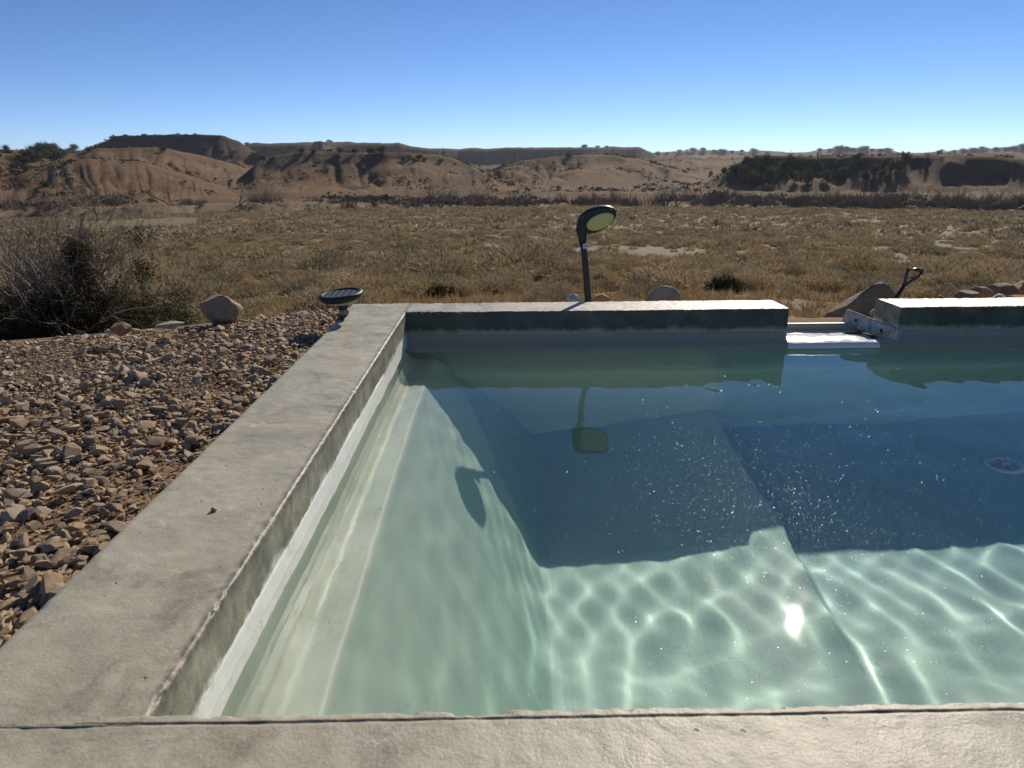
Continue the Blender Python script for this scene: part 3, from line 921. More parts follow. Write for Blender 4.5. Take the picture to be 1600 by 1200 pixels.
def disk_lamp():
    root = empty('solar_disk_light', (-.80, 3.44, -.05))
    tag(root, 'low black solar disk light with tilted round panel at the far corner of the gravel', 'solar light')
    top = Vector(at_y(533, 461, 3.36)) - Vector(root.location)
    tilt = Matrix.Translation(top) @ Matrix.Rotation(R(-5), 4, 'Y') @ Matrix.Rotation(R(4), 4, 'X')
    def lathe(name, prof, mat, sm=True, parent=root):
        bm = bmesh.new(); bm_lathe(bm, prof, 48, tilt); return bm_obj(name, bm, mat, parent, sm)
    lathe('rim', [(.078, .004), (.084, .012), (.092, .013), (.100, .008), (.102, -.002), (.098, -.012), (.088, -.020), (.072, -.024)], M['rim'])
    lathe('solar_panel', [(.081, .001), (.081, .0065), (0.0, .0067)], M['panel'], False)
    for k in range(5):
        bm = bmesh.new()
        x = (k - 2) * .028; hl = math.sqrt(.077 ** 2 - x * x)
        bmesh.ops.create_cube(bm, size=1, matrix=tilt @ Matrix.Translation((x, 0, .0072)) @ Matrix.Diagonal((.0011, hl * 2, .0008, 1)))
        bm_obj('cell_line', bm, M['steel'], root)
    lathe('lens_ring', [(.066, -.024), (.070, -.026), (.069, -.033), (.050, -.036)], M['lens'])
    lathe('neck', [(.034, -.036), (.033, -.042), (.024, -.062), (.022, -.066)], M['black_plastic'])
    lathe('collar', [(.0225, -.066), (.0235, -.072), (.0235, -.084), (.0215, -.090)], M['collar'])
    bm = bmesh.new()
    b = tilt @ Vector((0, 0, -.088))
    bm_tube(bm, [b, b * .5 + Vector((.0, 0, -.0)), Vector((b.x * .6, b.y * .6, -.10))], [.017, .014, .010], 14)
    bm_obj('stake', bm, M['black_plastic'], root, True)
disk_lamp()

def shovel():
    root = empty('shovel', (1.99, 4.15, -.17))
    tag(root, 'shovel with black D-shaped grip leaning behind the right pool wall beside the boulder', 'shovel')
    o = Vector(root.location); d = 4.12
    g = lambda x, y, dd=d: Vector(at_y(x, y, dd)) - o
    bm = bmesh.new()
    loop = [g(1412, 446), g(1414.5, 440), g(1416, 430), g(1419, 423)]
    bm_tube(bm, loop, [.011, .0085, .008, .0085], 10)
    loop = [g(1412, 446), g(1420, 441), g(1434, 432), g(1440, 425)]
    bm_tube(bm, loop, [.011, .0085, .008, .0085], 10)
    bm_obj('grip', bm, M['grip'], root, True)
    bm = bmesh.new()
    bm_tube(bm, [g(1417, 421.5), g(1430, 421), g(1442, 423)], [.0095, .0105, .0095], 12)
    bm_obj('hand_bar', bm, M['grip'], root, True)
    a = g(1413, 445); dirn = (g(1403, 463) - a).normalized(); dirn = (dirn + Vector((0, .10, 0))).normalized()
    k = (-a.z - .01) / dirn.z if dirn.z < 0 else .4
    e = a + dirn * min(k, .6)
    bm = bmesh.new()
    bm_tube(bm, [a, (a + e) / 2, e], [.012, .013, .013], 12)
    bm_obj('shaft', bm, M['grip'], root, True)
    bm = bmesh.new()
    s = Vector((1, .3, 0)).normalized()
    up = [e + s * (-.09), e + s * .09, e + s * .085 + dirn * .16, e + s * .02 + dirn * .23, e - s * .02 + dirn * .23, e - s * .085 + dirn * .16]
    th = Vector((0, .004, 0))
    f1 = [bm.verts.new(v) for v in up]; f2 = [bm.verts.new(v + th) for v in up]
    bm.faces.new(f1); bm.faces.new(f2[::-1])
    for i in range(6): bm.faces.new((f1[i], f2[i], f2[(i + 1) % 6], f1[(i + 1) % 6]))
    bmesh.ops.recalc_face_normals(bm, faces=bm.faces)
    bm_obj('blade', bm, M['steel'], root)
shovel()

# ------------------------------------------------------------------ rocks
def rock_mesh(name, seed, size, rough=.22, sub=4, flat=0.0, angular=.5):
    bm = bmesh.new()
    bmesh.ops.create_icosphere(bm, subdivisions=sub, radius=1)
    V = np.array([v.co for v in bm.verts])
    r = 1 + rough * fbm(V[:, 0] * 1.1 + seed, V[:, 1] * 1.1, V[:, 2] * 1.1, octs=5, seed=seed)
    rr = np.random.default_rng(seed)
    P = V * r[:, None]
    for _ in range(int(34 * angular)):                      # knock planes off it
        n = rr.normal(size=3); n /= np.linalg.norm(n)
        d = P @ n; lim = rr.uniform(.50, .80)
        P -= n * np.maximum(d - lim, 0)[:, None] * .96
    P += V * (.035 * fbm(V[:, 0] * 4, V[:, 1] * 4, V[:, 2] * 4, octs=5, seed=seed, gain=.6))[:, None]
    P /= np.abs(P).max(0)
    P *= np.array(size)
    if flat: P[:, 2] = np.maximum(P[:, 2], -size[2] * flat)
    for v, p in zip(bm.verts, P): v.co = p
    me = bpy.data.meshes.new(name); bm.to_mesh(me); bm.free()
    me.polygons.foreach_set('use_smooth', np.ones(len(me.polygons), bool))
    return me

def rock(px, py, d, size, mat, label, seed, rz=0, rx=0, ry=0, cat='rock', name='rock', **k):
    """px, py: photo position of the rock's middle at distance d"""
    p = at_y(px, py, d)
    o = link(name, rock_mesh(name, seed, size, **k), M[mat])
    o.location = p; o.rotation_euler = (rx, ry, rz)
    tag(o, label, cat)
    return o
rock(1352, 497, 4.3, (.215, .15, .23), 'boulder', 'big tan boulder with rounded top behind the spillway gap', 11, ry=R(24), cat='boulder', name='boulder', rough=.15)
rock(1312, 505, 4.12, (.08, .09, .035), 'grey_stone', 'flat grey stone at the left foot of the big tan boulder', 12)
rock(1345, 506, 4.02, (.075, .07, .036), 'grey_stone', 'rounded grey stone just behind the spillway sill, before the boulder', 13)
rock(1374, 493, 4.02, (.05, .05, .04), 'pale_stone', 'small pale stone tucked between the boulder and the right wall', 14)
rock(1040, 466, 4.5, (.125, .09, .105), 'pale_stone', 'flat-topped pale boulder behind the far wall, right of the solar lamp', 15, rough=.12, cat='boulder', name='boulder')
rock(897, 470, 4.05, (.042, .035, .040), 'white_stone', 'small pointed white stone behind the far wall, left of the solar lamp', 16)
rock(941, 470, 4.05, (.062, .04, .042), 'ochre_stone', 'brown wedge-shaped stone behind the far wall, right beside the lamp pole', 17, ry=R(-20))
rock(1470, 467, 4.0, (.026, .02, .022), 'red_stone', 'small reddish stone behind the right wall, between shovel and rock heap', 18)
rock(1508, 464, 4.3, (.075, .07, .04), 'boulder', 'low rounded tan rock at the left end of the heap behind the right wall', 19)
rock(1528, 461, 4.45, (.085, .06, .055), 'ochre_stone', 'dark brown rock second from the left in the heap behind the right wall', 20, ry=R(8))
rock(1560, 468, 4.1, (.05, .05, .033), 'grey_stone', 'grey stone lying in front of the heap behind the right wall', 21)
rock(1568, 456, 4.5, (.09, .08, .06), 'boulder', 'tan rock in the middle of the heap behind the right wall', 22)
rock(1603, 455, 4.6, (.12, .09, .08), 'ochre_stone', 'largest ochre rock at the right edge of the heap', 23, ry=R(-10))
rock(1592, 468, 4.05, (.055, .05, .038), 'red_stone', 'reddish grey stone at the right front of the heap', 24)
rock(1640, 452, 4.4, (.12, .09, .08), 'boulder', 'tan rock beyond the right edge of the picture', 25)
rock(352, 486, 3.62, (.12, .09, .085), 'boulder', 'large brown boulder at the far edge of the gravel, left of the disk light', 26, ry=R(10), rz=R(20), cat='boulder', name='boulder')
rock(190, 513, 3.08, (.048, .04, .030), 'red_stone', 'rust red rock on the far edge of the gravel, below the bush', 27)
rock(173, 517, 3.10, (.030, .022, .014), 'white_stone', 'small white stone touching the rust red rock', 28)
rock(212, 517, 3.03, (.022, .02, .015), 'ochre_stone', 'small ochre stone right of the rust red rock', 29)
rock(265, 508, 3.2, (.075, .035, .020), 'pale_stone', 'long flat pale slab lying on the far edge of the gravel', 30, ry=R(-9))
o = rock(336, 813, 1.40, (.0085, .007, .006), 'grey_stone', 'lone pebble lying on top of the left pool wall', 31, cat='pebble', name='pebble', sub=3)
o.location.z = .0055

# ------------------------------------------------------------------ gravel
def hull_stone(seed, flat=.6, sub=2):
    """a small faceted pebble: a low icosphere with planes knocked off"""
    rr = np.random.default_rng(seed)
    bm = bmesh.new()
    bmesh.ops.create_icosphere(bm, subdivisions=sub, radius=1)
    bm.verts.index_update()
    V = np.array([v.co for v in bm.verts]); Fc = np.array([[v.index for v in f.verts] for f in bm.faces])
    bm.free()
    V += rr.normal(0, .07, V.shape) * (1.6 / sub)
    for _ in range(9):
        n = rr.normal(size=3); n /= np.linalg.norm(n)
        d = V @ n; lim = rr.uniform(.35, .75)
        V -= n * np.maximum(d - lim, 0)[:, None]
    V /= np.abs(V).max(0); V *= np.array([rr.uniform(1.1, 1.5), rr.uniform(.75, 1.0), flat * rr.uniform(.7, 1.1)])
    return V, Fc

def rot_mats(rx, ry, rz):
    cx, sx, cy, sy, cz, sz = np.cos(rx), np.sin(rx), np.cos(ry), np.sin(ry), np.cos(rz), np.sin(rz)
    m = np.empty((len(rx), 3, 3))
    m[:, 0, 0] = cz * cy; m[:, 0, 1] = cz * sy * sx - sz * cx; m[:, 0, 2] = cz * sy * cx + sz * sx
    m[:, 1, 0] = sz * cy; m[:, 1, 1] = sz * sy * sx + cz * cx; m[:, 1, 2] = sz * sy * cx - cz * sx
    m[:, 2, 0] = -sy; m[:, 2, 1] = cy * sx; m[:, 2, 2] = cy * cx
    return m

def scatter(name, temps, pos, scale, rx, ry, rz, tint, smooth_shade=False):
    """merge template copies into one mesh; scale is (n,) or (n,3)"""
    scale = np.asarray(scale, float)
    if scale.ndim == 1: scale = np.repeat(scale[:, None], 3, 1)
    Rm = rot_mats(rx, ry, rz)
    which = RNG.integers(0, len(temps), len(pos))
    Vs, Fs, Ts, off = [], [], [], 0
    for k, (V, Fc) in enumerate(temps):
        ids = np.nonzero(which == k)[0]
        if not len(ids): continue
        W = np.einsum('nij,nvj->nvi', Rm[ids], V[None] * scale[ids][:, None, :]) + pos[ids][:, None, :]
        Vs.append(W.reshape(-1, 3))
        Fs.append((Fc[None] + (np.arange(len(ids)) * len(V))[:, None, None]).reshape(-1, 3) + off)
        Ts.append(np.repeat(tint[ids], len(V)))
        off += len(ids) * len(V)
    return mesh_np(name, np.concatenate(Vs), np.concatenate(Fs), smooth_shade, {'tint': ('FLOAT', np.concatenate(Ts))})

def gravel():
    bed = empty('gravel_bed', (-1.6, 2.2, -.06))
    tag(bed, kind='structure')
    sp = .0170
    gx, gy = np.meshgrid(np.arange(-3.6, -.775, sp), np.arange(.55, 3.9, sp), indexing='ij')
    x = gx.ravel() + RNG.uniform(-.6, .6, gx.size) * sp; y = gy.ravel() + RNG.uniform(-.6, .6, gx.size) * sp
    keep = (y < terrace_y(x) + .42) & (x < -.782) & (x > -.78 * y - .75)
    bare = fbm(x * 1.6 + 3, y * 2.6, octs=3, seed=77)
    keep &= (RNG.random(len(x)) < np.where((bare > .16) & (y < 2.9), .7, 1.0))
    x, y, bare = x[keep], y[keep], bare[keep]
    s = .0052 * np.exp(RNG.normal(0.30, .46, len(x)))
    s = np.minimum(s, .021) * np.where(bare > .16, .72, 1.0) * (1 + .35 * smooth(1.9, 1.0, y))
    z = ground_z(x, y) + s * .28 + RNG.uniform(0, .010, len(x))
    gz = np.maximum(z, -1)
    near = np.argsort(-s / np.hypot(x, y))[:300]
    vis = (x > -.70 * y - .05)
    order = np.argsort(-(s / np.hypot(x, y)) * vis)
    big = order[:300]; rest = np.setdiff1d(np.arange(len(x)), big)
    temps = [hull_stone(100 + i, RNG.uniform(.45, .75)) for i in range(14)]
    n = len(x)
    rx, ry, rz = RNG.normal(0, .30, n), RNG.normal(0, .30, n), RNG.uniform(0, 6.28, n)
    tint = RNG.random(n)
    print('gravel stones', n)
    pos = np.stack([x, y, z], 1)
    me = scatter('gravel', temps, pos[rest], s[rest], rx[rest], ry[rest], rz[rest], tint[rest])
    loc = np.array(bed.location)
    g = link('gravel', me, M['gravel'], bed, tuple(-loc)); tag(g, kind='stuff')
    tm = []
    for i, (V, Fc) in enumerate([hull_stone(300 + i, RNG.uniform(.5, .8)) for i in range(16)]):
        tm.append(mesh_np('stone', V, Fc, False)); tm[-1].materials.append(M['gravel'])
    for i, k in enumerate(big):
        o = bpy.data.objects.new('stone', tm[i % 16]); COL.objects.link(o); o.parent = bed
        o.location = pos[k] - loc + np.array([0, 0, .3 * s[k]]); o.scale = [s[k] * 1.15] * 3; o.rotation_euler = (rx[k], ry[k], rz[k])
    # fine grit between the stones
    m = 30000
    x = RNG.uniform(-3.2, -.775, m); y = RNG.uniform(.6, 3.6, m)
    k = (y < terrace_y(x) + .1) & (x > -.75 * y - .3); x, y = x[k], y[k]; m = len(x)
    gs = .0028 * np.exp(RNG.normal(0, .35, m))
    pos = np.stack([x, y, ground_z(x, y) + .003], 1)
    me = scatter('grit', [hull_stone(500 + i, .7, 1) for i in range(5)], pos, gs, RNG.normal(0, .5, m), RNG.normal(0, .5, m), RNG.uniform(0, 6, m), RNG.random(m))
    g = link('grit', me, M['gravel'], bed, tuple(-loc)); tag(g, kind='stuff')
gravel()

# ------------------------------------------------------------------ plants
def blades(n, rmin, rmax, length, width, up=.6, seed=0, squash=.8):
    """a mound of thin leaf faces; unit-size plant standing on z = 0"""
    rr = np.random.default_rng(seed)
    d = rr.normal(size=(n, 3)); d[:, 2] = np.abs(d[:, 2]) * .9 + .05
    d /= np.linalg.norm(d, axis=1)[:, None]
    rad = rr.uniform(rmin, rmax, n) ** .6
    lump = 1 + .30 * vnoise(d[:, 0] * 2.2 + seed, d[:, 1] * 2.2, d[:, 2] * 2.2, seed=seed)
    b = d * (rad * lump)[:, None] * np.array([1, 1, squash])
    g = d + np.array([0, 0, up]) + rr.normal(0, .35, (n, 3)); g /= np.linalg.norm(g, axis=1)[:, None]
    sd = np.cross(g, rr.normal(size=(n, 3))); sd /= np.linalg.norm(sd, axis=1)[:, None]
    L = length * rr.uniform(.6, 1.3, n)[:, None]; w = width * rr.uniform(.6, 1.4, n)[:, None]
    V = np.stack([b - sd * w, b + sd * w, b + g * L], 1).reshape(-1, 3)
    V[:, 2] = np.maximum(V[:, 2], 0)
    return V, np.arange(n * 3).reshape(-1, 3)

def segs_mesh(segs):
    """three-sided tapering twigs from (p0, p1, r0, r1) rows"""
    S = np.array([[*a, *b, r0, r1] for a, b, r0, r1 in segs])
    a, b, r0, r1 = S[:, :3], S[:, 3:6], S[:, 6], S[:, 7]
    d = b - a; d /= np.linalg.norm(d, axis=1)[:, None] + 1e-9
    h = np.where(np.abs(d[:, 2:3]) < .9, np.array([[0, 0, 1.]]), np.array([[1., 0, 0]]))
    u = np.cross(d, h); u /= np.linalg.norm(u, axis=1)[:, None]; v = np.cross(d, u)
    V = []
    for base, r in ((a, r0), (b, r1)):
        for k in range(3):
            t = 2 * math.pi * k / 3
            V.append(base + (u * math.cos(t) + v * math.sin(t)) * r[:, None])
    V = np.stack(V, 1).reshape(-1, 3)
    f = np.array([[0, 1, 4], [0, 4, 3], [1, 2, 5], [1, 5, 4], [2, 0, 3], [2, 3, 5]])
    Fc = (f[None] + (np.arange(len(S)) * 6)[:, None, None]).reshape(-1, 3)
    return V, Fc

def branch(segs, p, d, L, r, depth, rr, bend=.25, forks=(2, 3), shrink=.72, lift=.12, nseg=3, tips=None):
    p = np.array(p, float); d = np.array(d, float)
    for i in range(nseg):
        d = d + rr.normal(0, bend / nseg ** .5, 3) + np.array([0, 0, lift / nseg]); d /= np.linalg.norm(d)
        q = p + d * L / nseg
        r2 = r * (1 - .35 * (i + 1) / nseg) if depth else r * (1 - .8 * (i + 1) / nseg)
        segs.append((p, q, r * (1 - .35 * i / nseg) if depth else r * (1 - .8 * i / nseg), r2))
        p = q
        if depth and i < nseg - 1 and rr.random() < .55:
            s = d + rr.normal(0, .75, 3); s /= np.linalg.norm(s)
            branch(segs, p, s, L * shrink * .7, r2 * .5, depth - 1, rr, bend, forks, shrink, lift, nseg, tips)
    if tips is not None and depth <= 1: tips.append(p.copy())
    if depth:
        for _ in range(rr.integers(forks[0], forks[1] + 1)):
            s = d + rr.normal(0, .42, 3); s /= np.linalg.norm(s)
            branch(segs, p, s, L * shrink * rr.uniform(.75, 1.15), r2 * .68, depth - 1, rr, bend, forks, shrink, lift, nseg, tips)

# big half-bare bush beyond the gravel on the left
def big_bush():
    p = at_y(104, 521, 7.05)
    root = empty('twiggy_bush', tuple(p))
    root.location.z = float(terrain(p[0], p[1])) - .02
    tag(root, 'big half-bare grey bush with dark green foliage low down, beyond the gravel', 'bush')
    rr = np.random.default_rng(3); segs = []
    for k in range(92):
        az = rr.uniform(0, 6.28); tilt = abs(rr.normal(0, .68))
        d = np.array([math.sin(tilt) * math.cos(az), math.sin(tilt) * math.sin(az), math.cos(tilt)])
        st = np.array([rr.normal(0, .13), rr.normal(0, .10), 0])
        L = .80 * (1 - .12 * tilt) * rr.uniform(.75, 1.12)
        branch(segs, st, d, L, .013, 3, rr, .32, (2, 3), .60, .10, 3)
    V, Fc = segs_mesh(segs)
    V[:, 2] = np.maximum(V[:, 2], -.03)
    link('twigs', mesh_np('twigs', V, Fc, True, {'tint': ('FLOAT', np.repeat(RNG.random(len(V) // 6), 6))}), M['twig'], root)
    segs = []
    for a, t in ((.1, .0), (2.2, .35), (4.0, .45), (5.2, .3), (1.1, .5)):
        d = np.array([math.sin(t) * math.cos(a), math.sin(t) * math.sin(a), math.cos(t)])
        branch(segs, (0, 0, -.02), d, .45, .035, 1, rr, .3, (1, 2), .7, .1, 4)
    V, Fc = segs_mesh(segs)
    link('trunk', mesh_np('trunk', V, Fc, True), M['bark'], root)
    # evergreen leaf sprays in separate clumps, densest near the ground
    n = 60000
    cl = rr.normal(0, 1, (190, 3)) * np.array([.47, .36, .0]) + np.array([0.06, 0, 0]); cl[:, 2] = np.abs(rr.normal(0, .36, 190)) + .05
    cl = np.concatenate([cl, np.array([[.30, -.1, 1.02], [.31, -.1, .93], [.27, -.08, 1.08], [.30, -.1, .80], [.55, 0, .25], [.68, 0, .18], [-.6, 0, .15], [-.5, -.1, .22], [.6, -.1, .35], [.28, -.1, .98], [.33, -.1, 1.0], [.27, -.1, .87], [.8, 0, .2], [.85, 0, .1]])])
    ids = rr.integers(0, len(cl), n)
    b = cl[ids] + rr.normal(0, .062, (n, 3)); b[:, 2] = np.abs(b[:, 2])
    g = rr.normal(size=(n, 3)) + np.array([0, 0, .7]); g /= np.linalg.norm(g, axis=1)[:, None]
    sd = np.cross(g, rr.normal(size=(n, 3))); sd /= np.linalg.norm(sd, axis=1)[:, None]
    V = np.stack([b - sd * .006, b + sd * .006, b + g * .034], 1).reshape(-1, 3)
    tint = np.repeat((RNG.random(len(cl)) * .7)[ids] + RNG.random(n) * .3, 3)
    link('foliage', mesh_np('foliage', V, np.arange(n * 3).reshape(-1, 3), False, {'tint': ('FLOAT', tint)}), M['evergreen'], root)
big_bush()

# sagebrush flat
def sage_field():
    hi = [blades(1500, .25, 1, .15, .024, .25, 10 + i, .70) for i in range(7)]
    mid = [blades(170, .3, 1, .30, .07, .5, 30 + i, .70) for i in range(6)]
    lo = [blades(38, .4, 1, .45, .17, .5, 50 + i, .70) for i in range(6)]
    def pts(r0, r1, spacing, az=.68, seed=0):
        rr = np.random.default_rng(seed)
        n = int(az * (r1 ** 2 - r0 ** 2) / spacing ** 2)
        r = np.sqrt(rr.uniform(r0 ** 2, r1 ** 2, n)); a = rr.uniform(-az, az, n)
        return r * np.sin(a), r * np.cos(a), rr
    # near ones: individuals
    x, y, rr = pts(9.5, 46, 1.08, .66, 1)
    r = np.hypot(x, y); az = np.arctan2(x, y)
    dens = fbm(x / 5, y / 5, octs=3, seed=61) * .5 + .25 + .75 * smooth(14, 24, r) - .55 * smooth(.15, .4, az) * smooth(34, 26, r)
    dens[(r < 11) & (az > -.2)] = -1
    dens[(r < 13) & (az < -.42)] -= .2
    keep = dens > rr.random(len(x)) * .75
    x, y = x[keep], y[keep]; r = np.hypot(x, y)
    s = .46 * np.exp(rr.normal(0, .36, len(x))) * (1 + .35 * smooth(12, 35, r))
    score = s / r * (np.abs(np.arctan2(x, y)) < .63)
    order = np.argsort(-score)
    ind, other = order[:285], order[285:]
    ms = []
    for i, (V, Fc) in enumerate(hi):
        me = mesh_np('sagebrush', V, Fc, False); me.materials.append(M['sage']); ms.append(me)
    for i, k in enumerate(ind):
        o = bpy.data.objects.new('sagebrush', ms[i % 7]); COL.objects.link(o)
        o.location = (x[k], y[k], float(terrain(x[k], y[k])) - .04)
        o.scale = (s[k], s[k] * rr.uniform(.85, 1.2), s[k] * rr.uniform(.7, 1.0)); o.rotation_euler = (0, 0, rr.uniform(0, 6.28))
        tag(o, 'dry grey-green sagebrush mound among the many on the near part of the flat', 'sagebrush', 'sagebrush on the near flat')
    P = np.stack([x[other], y[other], terrain(x[other], y[other]) - .04], 1)
    n = len(P)
    me = scatter('sagebrush_cover', mid, P, s[other], np.zeros(n), np.zeros(n), rr.uniform(0, 6.28, n), rr.random(n))
    tag(link('sagebrush_cover', me, M['sage']), kind='stuff')
    # middle and far
    V1 = []
    for r0, r1, sp, tm, sc, nm in ((46, 105, 1.30, mid, .54, 'middle_sagebrush_cover'), (105, 292, 2.05, lo, .72, 'far_sagebrush_cover')):
        x, y, rr = pts(r0, r1, sp, .66, int(r0))
        r = np.hypot(x, y); az = np.arctan2(x, y)
        dens = fbm(x / 9, y / 9, octs=3, seed=62) * .7 + .72
        dens[(r > 165) & (r < 232) & (az < -.38) & (az > -.51)] = -1
        keep = dens > rr.random(len(x)) * .9
        x, y = x[keep], y[keep]; n = len(x)
        s = sc * np.exp(rr.normal(0, .35, n))
        P = np.stack([x, y, terrain(x, y) - .05], 1)
        S3 = np.stack([s, s, s * rr.uniform(.6, 1.0, n)], 1)
        me = scatter(nm, tm, P, S3, np.zeros(n), np.zeros(n), rr.uniform(0, 6.28, n), rr.random(n))
        tag(link(nm, me, M['sage']), kind='stuff')
sage_field()

# dry grass
def grass():
    def tuft(seed, n=26):
        rr = np.random.default_rng(seed)
        a = rr.uniform(0, 6.28, n); lean = rr.uniform(.15, 1.15, n); L = rr.uniform(.6, 1.1, n)
        b = rr.normal(0, .22, (n, 3)); b[:, 2] = 0
        t = b + np.stack([np.cos(a) * np.sin(lean) * L, np.sin(a) * np.sin(lean) * L, np.cos(lean) * L], 1)
        sd = np.stack([-np.sin(a), np.cos(a), np.zeros(n)], 1) * .035
        return np.stack([b - sd, b + sd, t], 1).reshape(-1, 3), np.arange(n * 3).reshape(-1, 3)
    rr = np.random.default_rng(8)
    n = 15000
    r = rr.uniform(4.6 ** .6, 30 ** .6, n) ** (1 / .6); a = rr.uniform(-.66, .66, n)
    x, y = r * np.sin(a), r * np.cos(a)
    d = fbm(x / 2.2, y / 2.2, octs=4, seed=66) + .28 + .3 * smooth(.1, .35, a)
    k = (d > rr.random(n) * .7) & (y > 4.3) & ~((x < -.7) & (y < 4.6))
    x, y = x[k], y[k]; n = len(x)
    s = .075 * np.exp(rr.normal(0, .40, n)) * (1 + 1.1 * smooth(6, 20, np.hypot(x, y)))
    P = np.stack([x, y, terrain(x, y) - .01], 1)
    me = scatter('dry_grass', [tuft(i) for i in range(6)], P, s, np.zeros(n), np.zeros(n), rr.uniform(0, 6.28, n), rr.random(n))
    tag(link('dry_grass', me, M['grass']), kind='stuff')
grass()

def shrub(px, py, R_, size, label, cat='shrub', mat='dark_shrub', seed=0, tall=.9):
    az, sl_ = az_el(px, py)
    rr = np.arange(8, 300, .25)
    zz = terrain(rr * math.sin(az), rr * math.cos(az))
    i = int(np.argmax(zz > CAM_H + sl_ * rr)) if R_ is None else int((R_ - 8) / .25)
    x, y = rr[i] * math.sin(az), rr[i] * math.cos(az)
    V, Fc = blades(2200, .1, 1, .26, .022, .8, seed, tall)
    root = empty('shrub', (x, y, float(zz[i]) - .02))
    w = size * rr[i] / F_PX
    V2 = V * w
    link('foliage', mesh_np('foliage', V2, Fc, False), M[mat], root)
    segs = []; rg = np.random.default_rng(seed)
    for k in range(14):
        d = rg.normal(size=3); d[2] = abs(d[2]) + .5; d /= np.linalg.norm(d)
        branch(segs, (0, 0, 0), d, w * .55, .02 * w, 1, rg, .3, (2, 3), .7, .1, 2)
    V, Fc = segs_mesh(segs)
    link('stems', mesh_np('stems', V, Fc, True), M['bark'], root)
    tag(root, label, cat)
shrub(1129, 459, None, 29, 'dark round shrub on the tan slope right of the flat-topped boulder', seed=1)
shrub(940, 450, None, 21, 'dark shrub behind the pole of the tall solar lamp', seed=2)
shrub(690, 468, None, 26, 'brownish shrub just above the left half of the far wall', seed=3, mat='evergreen')
shrub(1415, 424, None, 14, 'small dark shrub near the shovel grip', seed=4)
shrub(1520, 446, None, 14, 'dark low shrub above the rock heap at the right', seed=5)
shrub(1330, 434, None, 10, 'small dark shrub on the golden grass above the big boulder', seed=6)

# junipers on the hills
def conifer_template(seed, slim=1.0, n=900):
    rr = np.random.default_rng(seed)
    cl = rr.normal(size=(26, 3)); cl /= np.linalg.norm(cl, axis=1)[:, None]
    cl *= rr.uniform(.25, .78, 26)[:, None]
    cl = cl * np.array([.62 * slim, .62 * slim, .48]) + np.array([0, 0, .54])
    ids = rr.integers(0, 26, n)
    b = cl[ids] + rr.normal(0, .115, (n, 3)) * np.array([slim, slim, 1]); b[:, 2] = np.abs(b[:, 2])
    g = rr.normal(size=(n, 3)) + np.array([0, 0, .4]); g /= np.linalg.norm(g, axis=1)[:, None]
    sd = np.cross(g, rr.normal(size=(n, 3))); sd /= np.linalg.norm(sd, axis=1)[:, None]
    V = np.stack([b - sd * .035, b + sd * .035, b + g * .11], 1).reshape(-1, 3)
    return V, np.arange(n * 3).reshape(-1, 3)
JT = [mesh_np('crown', *conifer_template(700 + i), False) for i in range(5)]
BT = [mesh_np('crown', *conifer_template(720 + i, .62), False) for i in range(4)]
sg = []
branch(sg, (0, 0, -.05), (0, 0, 1), .45, .05, 1, np.random.default_rng(1), .2, (2, 2), .6, .1, 2)
TRUNK = mesh_np('trunk', *segs_mesh(sg), True)
for me in JT + BT: me.materials.append(M['juniper'])
TRUNK.materials.append(M['bark'])

def tree_at(px, py, hpx, label, group, temps, i, name='juniper_tree', cat='tree', wide=1.0):
    p = march(px, py)
    dist = math.hypot(p[0], p[1])
    h = hpx * dist / F_PX
    root = empty(name, (p[0], p[1], p[2] - (.38 if wide > 1.5 else .08) * h), random.uniform(0, 6.28))
    tag(root, label, cat, group)
    for nm, me in (('crown', temps[i % len(temps)]), ('trunk', TRUNK)):
        o = bpy.data.objects.new(nm, me); COL.objects.link(o); o.parent = root
        o.scale = (h * wide, h * wide, h)
    return root

ORD = 'first second third fourth fifth sixth seventh eighth ninth tenth eleventh twelfth thirteenth fourteenth fifteenth sixteenth seventeenth eighteenth nineteenth twentieth'.split()
def nth(i, n):
    if i == 0: return 'leftmost'
    if i == n - 1: return 'rightmost'
    if i < 20 and i < n / 2: return ORD[i] + ' from the left'
    return (ORD[n - 1 - i] if n - 1 - i < 20 else 'middle') + ' from the right'

